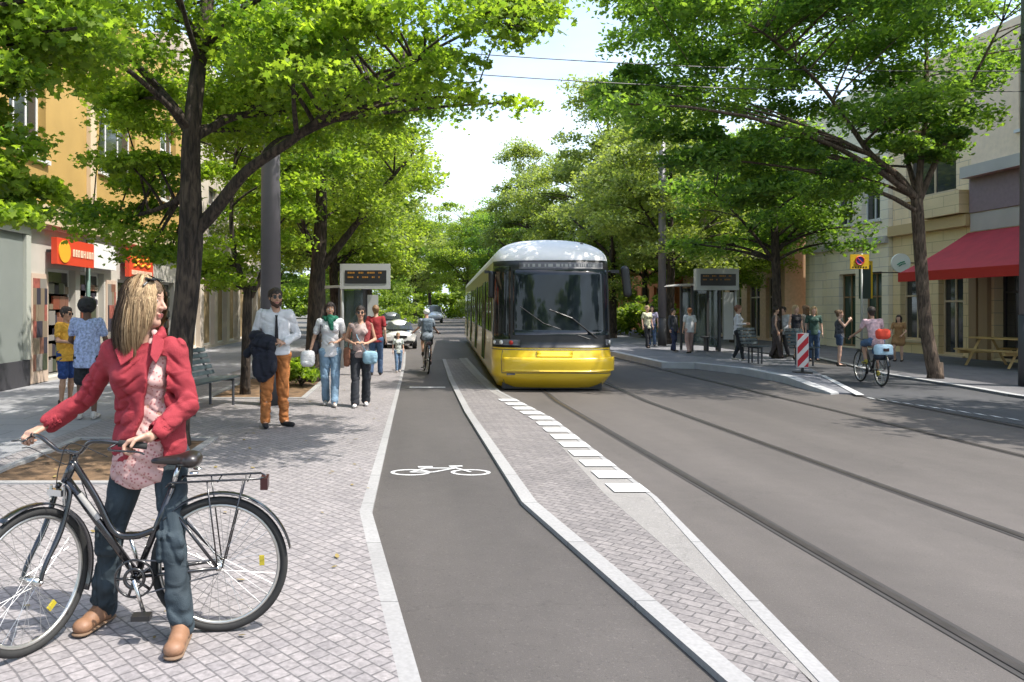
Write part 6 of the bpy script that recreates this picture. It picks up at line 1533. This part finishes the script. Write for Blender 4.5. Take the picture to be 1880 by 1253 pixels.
# ================================================================ the woman holding the bicycle
def hero():
    root = empty('person', (-1.25, 3.72, .034), 0, 'woman with blonde hair in a coral jacket and jeans standing astride a black bicycle', 'person')
    O = root.location.copy()
    L = lambda v: Vector(v)-O
    sl, sr = L((-1.462, 3.82, 1.375)), L((-1.158, 3.80, 1.385)); nk = L((-1.30, 3.82, 1.44)); hd = L((-1.298, 3.80, 1.622))
    pel = L((-1.275, 3.80, .89)); wst = L((-1.275, 3.81, 1.06)); chs = L((-1.295, 3.81, 1.27))
    gl, g2 = GRIP[1], GRIP[-1]
    gL, gR = (gl, g2) if gl.x < g2.x else (g2, gl)
    gL, gR = L(gL), L(gR)
    el = L((-1.622, 3.86, 1.14)); wl = gL+V3(.03, .055, .035)
    er = L((-1.075, 3.76, 1.12)); wr = gR+V3(.088, .03, .022)
    hl, hr = L((-1.365, 3.83, .86)), L((-1.18, 3.83, .86))
    kl, kr = L((-1.455, 3.75, .47)), L((-1.112, 3.64, .47)); al, ar = L((-1.50, 3.80, .125)), L((-1.048, 3.575, .125)); tl, tr_ = L((-1.545, 3.64, .060)), L((-1.035, 3.40, .060))
    f = Vector((1, -.16, -.02)).normalized(); tone = mat('skin_hero', (.46, .27, .19), .5, var=.05, scale=30)
    s = SDF(); S, hx, hu, hf = head(s, hd, f, male=False, sc=1.0)
    s.cap(nk-V3(0, 0, .03), hd+V3(-.01, .01, -.06), .05, .048, k=.02)
    s.cap(pel, wst, .105, .09, (1.3, .9, 1), k=.04); s.cap(wst, chs, .09, .105, (1.3, .88, 1), k=.04); s.cap(sl.lerp(chs, .25), sr.lerp(chs, .25), .055, .055, k=.04)
    for a, e_, w_, h_, k_, an, t_ in ((sl, el, wl, hl, kl, al, tl), (sr, er, wr, hr, kr, ar, tr_)):
        s.cap(a, e_, .046, .034, k=.02); s.cap(e_, w_, .034, .0225, k=.015); s.cap(h_, k_, .072, .045, k=.03); s.cap(k_, an, .044, .030, k=.02); s.cap(an-V3(0, 0, .03), t_, .028, .02, k=.02)
    # hands closed on the grips
    dR = (Vector((-1.0, -.10, -.38))).normalized(); hand(s, wr+V3(0, -.012, .012), dR, (.12, -.35, -1), 1, 1.15, .98)
    dL = (gL-wl+V3(-.03, -.05, 0)).normalized(); hand(s, wl, dL, (.1, .1, -1), -1, 1.15, .98)
    s.mesh('body', tone, root, vox=.0045, k=.02, mats=[tone, tone, eyem, mat('eye_white_dim', (.38, .34, .31), .4), lipm, browm], paint=face_paint(S))
    # ---- shirt
    print_m, nt, bb = new_mat('patterned_blouse'); tc = nt.nodes.new('ShaderNodeTexCoord'); vo = nt.nodes.new('ShaderNodeTexVoronoi'); vo.inputs['Scale'].default_value = 60; rp_ = nt.nodes.new('ShaderNodeValToRGB')
    rp_.color_ramp.elements[0].color = (.34, .11, .11, 1); rp_.color_ramp.elements[1].color = (.56, .35, .32, 1); rp_.color_ramp.elements[0].position = .18; rp_.color_ramp.elements[1].position = .38
    nt.links.new(tc.outputs['Object'], vo.inputs[0]); nt.links.new(vo.outputs['Distance'], rp_.inputs[0]); nt.links.new(rp_.outputs[0], bb.inputs['Base Color']); bb.inputs['Roughness'].default_value = .85
    t = SDF()
    t.cap(pel+V3(-.02, .0, -.10), pel+V3(-.01, .0, .04), .136, .124, (1.20, .90, 1), k=.03); t.cap(pel, wst, .118, .094, (1.20, .90, 1), k=.03); t.cap(wst, chs, .096, .108, (1.20, .88, 1), k=.03)
    t.cap(sl.lerp(chs, .28), sr.lerp(chs, .28), .06, .06, k=.04)
    for q in (-1, 1): t.ball(chs+V3(q*.055, -.070, -.02), .050, k=.03)
    t.cap(nk+V3(-.045, -.055, -.05), nk+V3(-.05, -.035, .035), .020, .012, k=.01); t.cap(nk+V3(.045, -.055, -.05), nk+V3(.05, -.035, .035), .020, .012, k=.01)
    zc = pel.z-.155
    def cut(F_, ax):
        zz = ax[2][None, None, :]-.018*np.sin(ax[0]*26)[:, None, None]+.02*np.abs(ax[0]-pel.x)[:, None, None]*3
        return np.maximum(F_, (zc-zz)).astype(np.float32)
    t.mesh('blouse', print_m, root, vox=.006, k=.02, wr=.005, wf=44, seed=4, cut=cut)
    # ---- coral jacket
    jm = mat('coral_jacket', (.28, .022, .032), .85, var=.12, scale=7, bump=.5, bscale=230)
    wrinkle(jm, 11, .8, .02)
    t = SDF()
    t.cap(pel+V3(-.005, .005, .02), wst, .142, .122, (1.22, .98, 1), k=.03); t.cap(wst, chs, .122, .132, (1.24, .96, 1), k=.03)
    t.cap(sl.lerp(chs, .22), sr.lerp(chs, .22), .074, .074, k=.04)
    for q in (-1, 1): t.ball(chs+V3(q*.075, -.070, -.02), .066, k=.03)
    mL = el.lerp(wl, .86); t.cap(sl, el, .053, .046, k=.02); t.cap(el, mL, .046, .042, k=.015)
    mR = er.lerp(wr, .78); t.cap(sr, er, .053, .047, k=.02); t.cap(er, mR, .047, .043, k=.015)
    t.ball(sl, .062, k=.02); t.ball(sr, .061, k=.02)
    # hollow sleeve ends and front opening
    t.cap(mR.lerp(wr, .12), mR.lerp(wr, 1.2), .036, .036, k=.004, neg=True); t.cap(mL.lerp(wl, .12), mL.lerp(wl, 1.2), .034, .034, k=.004, neg=True)
    t.cap(nk+V3(0, -.01, .01), nk+V3(0, -.01, .25), .064, .09, k=.005, neg=True)
    zj = pel.z-.065
    def cutj(F_, ax):
        zs = np.array([.60, .80, .86, .98, 1.14, 1.30, 1.36, 1.40])-.034; cxs = [-.03, -.02, -.015, .005, .028, .045, .052, .06]; hws = [.115, .100, .085, .058, .046, .042, .030, -.2]
        xc = np.interp(ax[2], zs, cxs)[None, None, :]; hw = np.interp(ax[2], zs, hws)[None, None, :]
        x_ = ax[0][:, None, None]; y_ = ax[1][None, :, None]; z_ = ax[2][None, None, :]
        wob = .006*np.sin(z_*38)
        G_ = np.maximum(F_, np.where(y_ < chs.y-.02, hw-np.abs(x_-xc-wob), -1.0))
        return np.maximum(G_, zj+.010*np.sin(x_*23)-z_).astype(np.float32)
    jo = t.mesh('jacket', jm, root, vox=.006, k=.02, wr=.008, wf=44, seed=9, cut=cutj)
    # collar and lapels, cuffs, pocket flaps, buttons
    c = SDF(); Q = [nk+V3(.078, -.065, .005), nk+V3(.085, -.03, .015), nk+V3(.06, .045, .04), nk+V3(-.02, .075, .04), nk+V3(-.085, .03, .03), nk+V3(-.085, -.04, .005), nk+V3(-.060, -.075, .0)]
    for a, b_ in zip(Q, Q[1:]): c.cap(a, b_, .019, .019, (1, 1, 1.3), k=.012)
    c.mesh('collar', jm, jo, vox=.006, k=.012, wr=.004)
    for q in (0, 1):
        P = [(.060, -.078, .028), (.112, -.072, .000), (.122, -.112, -.045), (.098, -.152, -.115), (.066, -.140, -.075)] if q == 0 else [(-.030, -.085, .022), (-.090, -.080, -.005), (-.115, -.118, -.045), (-.072, -.155, -.120), (-.020, -.140, -.080)]
        b = MB(); b.face([nk+V3(*p_) for p_ in P]); lo = b.build('lapel', jm, jo); md = lo.modifiers.new('t', 'SOLIDIFY'); md.thickness = .009; md = lo.modifiers.new('b', 'BEVEL'); md.width = .004; md.segments = 2
    for a, b_, r0 in ((mR, er, .047), (mL, el, .046)):
        c = SDF(); d = (b_-a).normalized(); c.cap(a, a+d*.035, r0, r0, k=.005); c.cap(a-d*.08, a+d*.09, .040, .040, k=.003, neg=True); c.mesh('cuff', jm, jo, vox=.006, k=.005)
    # ---- jeans
    jn = mat('dark_jeans', (.030, .043, .052), .8, var=.35, scale=5, bump=.3, bscale=200, spec=.3)
    wrinkle(jn, 13, .8, .018)
    t = SDF(); t.cap(hl, hr, .092, .092, (1, .95, 1), k=.03); t.cap(pel-V3(0, 0, .02), pel+V3(0, 0, .06), .11, .105, (1.25, .92, 1), k=.03)
    for h_, k_, a in ((hl, kl, al), (hr, kr, ar)):
        t.cap(h_, k_, .084, .056, k=.02); t.cap(k_, k_.lerp(a, .45)+V3(0, .015, 0), .056, .054, k=.02); t.cap(k_.lerp(a, .4), a+V3(0, 0, -.02), .054, .052, k=.015)
        d = (k_-a).normalized()
        for i, zz in enumerate((.03, .075, .12)): t.cap(a+d*zz+V3(-.02, -.03, .008*(-1)**i), a+d*zz+V3(.02, -.03, -.008*(-1)**i), .036, .036, k=.012)
        for i in range(4): t.cap(k_+V3(-.040, -.038, -.05+.035*i), k_+V3(.040, -.038, -.06+.035*i+.01*(-1)**i), .022, .022, k=.012)
        t.cap(a-d*.15, a-d*.005, .045, .042, k=.003, neg=True)
    t.mesh('jeans', jn, root, vox=.006, k=.015, wr=.006, wf=46, seed=2)
    # ---- shoes
    sm = mat('tan_leather', (.24, .125, .068), .55, var=.15, scale=14, bump=.2, bscale=60); so_ = mat('shoe_sole', (.16, .10, .06), .8)
    for a, b_ in ((al, tl), (ar, tr_)):
        g0 = Vector((a.x, a.y, .012)); d = Vector((b_.x-a.x, b_.y-a.y, 0)); ln = d.length; d.normalize()
        t = SDF(); t.cap(a+V3(0, 0, .0), g0+V3(0, 0, .035), .042, .036, k=.02); t.cap(g0+V3(0, 0, .035)-d*.02, g0+d*(ln-.01)+V3(0, 0, .032), .036, .041, (1, 1, .8), k=.03); t.cap(a-d*.01, g0+d*.10+V3(0, 0, .05), .040, .03, k=.03)
        t.ball(g0+d*(ln+.0)+V3(0, 0, .030), .040, (1, 1, .75), k=.02)
        so = t.mesh('shoe', sm, root, vox=.005, k=.01)
        t = SDF(); t.cap(g0-d*.025+V3(0, 0, .004), g0+d*(ln+.005)+V3(0, 0, .004), .042, .046, (1, 1, .25), k=.01); t.mesh('sole', so_, so, vox=.005, k=.005)
    # ---- hair: a cap plus many strands combed down to the shoulders
    hm, nt, bb = new_mat('blonde_hair'); at_ = nt.nodes.new('ShaderNodeAttribute'); at_.attribute_name = 'rnd'; rp_ = nt.nodes.new('ShaderNodeValToRGB')
    rp_.color_ramp.elements[0].color = (.015, .008, .005, 1); rp_.color_ramp.elements[1].color = (.44, .31, .17, 1); e_ = rp_.color_ramp.elements.new(.35); e_.color = (.060, .033, .017, 1); e_ = rp_.color_ramp.elements.new(.62); e_.color = (.26, .17, .09, 1)
    nt.links.new(at_.outputs['Fac'], rp_.inputs[0]); nt.links.new(rp_.outputs[0], bb.inputs['Base Color']); bb.inputs['Roughness'].default_value = .6; bb.inputs['Specular IOR Level'].default_value = .2
    base = SDF(); yw = math.atan2(f.y, f.x); C = lambda a, b_, c: S((a, b_, c))
    base.cap(C(-.030, 0, .038), C(.008, 0, .046), .088, .080, (1, .95, 1), yw); base.cap(C(-.05, 0, .02), C(-.07, 0, -.12), .068, .050, (1, 1.1, 1), yw, k=.03)
    for q in (-1, 1): base.cap(C(-.015, q*.048, .03), C(-.01, q*.056, -.12), .028, .022, k=.02)
    base.cap(C(.095, -.05, -.03), C(.085, .05, -.03), .050, k=.01, neg=True); base.cap(C(.105, -.02, .01), C(.105, .02, .0), .048, k=.01, neg=True)
    ho = base.mesh('hair', cloth('hair_base_dark', (.10, .06, .03), .3, .6, 70, .6), root, vox=.006, k=.02, wr=.004, wf=80)
    rg_ = np.random.RandomState(7); V = []; rn = []
    u = Vector((0, 0, 1)); x = hx; ctr = C(-.014, 0, .030)
    for i in range(4600):
        sg = 1 if i % 2 else -1; az = sg*math.radians(rg_.uniform(30, 180)); lay = rg_.uniform(-.002, .016); w_ = rg_.uniform(.0011, .0024)
        p0 = rg_.uniform(0, 1)**.7*1.25; n_ = 18; pts = []; aa = abs(math.degrees(az))
        end = -.12-.19*min(1, max(0, (aa-35)/60))+rg_.uniform(-.035, .03); wav = rg_.uniform(0, 6.28); ts = rg_.uniform(.34, .52); flare = rg_.uniform(.0, .022)+(.03*rg_.uniform() if aa > 90 else 0)
        for k in range(n_+1):
            t_ = k/n_
            if t_ < ts:
                pol = p0*.5+(1.62-p0*.5)*(t_/ts); az_ = az*(.75+.25*t_/ts) if aa < 90 else az
                r_ = math.sin(pol); p = ctr+hf*(math.cos(az_)*(.100+lay)*r_)+x*(math.sin(az_)*(.088+lay)*r_)+u*(math.cos(pol)*(.100+lay))
            else:
                q_ = (t_-ts)/(1-ts); base_ = ctr+hf*(math.cos(az)*(.100+lay))+x*(math.sin(az)*(.088+lay))
                p = base_+u*(end*q_-.005)-hf*(.018*q_)*(1 if aa < 80 else .3)+(hf*math.cos(az)+x*math.sin(az))*(flare*math.sin(q_*2.4)-.022*q_*q_+.006*math.sin(q_*5+wav))
            pts.append(p+Vector(rg_.normal(0, .0010, 3)))
        for k in range(n_):
            a, b_ = pts[k], pts[k+1]; dd = (b_-a).normalized(); out = (a.lerp(b_, .5)-ctr); out.z *= .3; out = out.normalized() if out.length > 1e-4 else hf
            tp = lambda v: w_*(1-.7*max(0, v-.6)/.4); sd = dd.cross(out); sd = sd.normalized() if sd.length > 1e-4 else x
            V += [a-sd*tp(k/n_), a+sd*tp(k/n_), b_+sd*tp((k+1)/n_), b_-sd*tp((k+1)/n_)]
        fv = np.clip(rg_.normal(.80 if aa < 85 else (.80-.014*(aa-85) if aa < 125 else .24), .19), 0, 1); rn += [fv]*n_
    ngon_soup('strands', np.array([tuple(v) for v in V]), 4, hm, np.array(rn), ho)
    b = MB()
    b.tube([C(.035, q*.085, .085) if abs(q) > .9 else C(.050-.01*q*q, q*.085, .122-.03*q*q) for q in (-1, -.6, -.25, 0, .25, .6, 1)], .006, 6)
    b.disc(C(.050, .042, .118), hf*.3+u, .026, 14, .004, .030); b.disc(C(.050, -.042, .118), hf*.3+u, .026, 14, .004, .030); b.build('sunglasses', black, root)
    return root
hero()
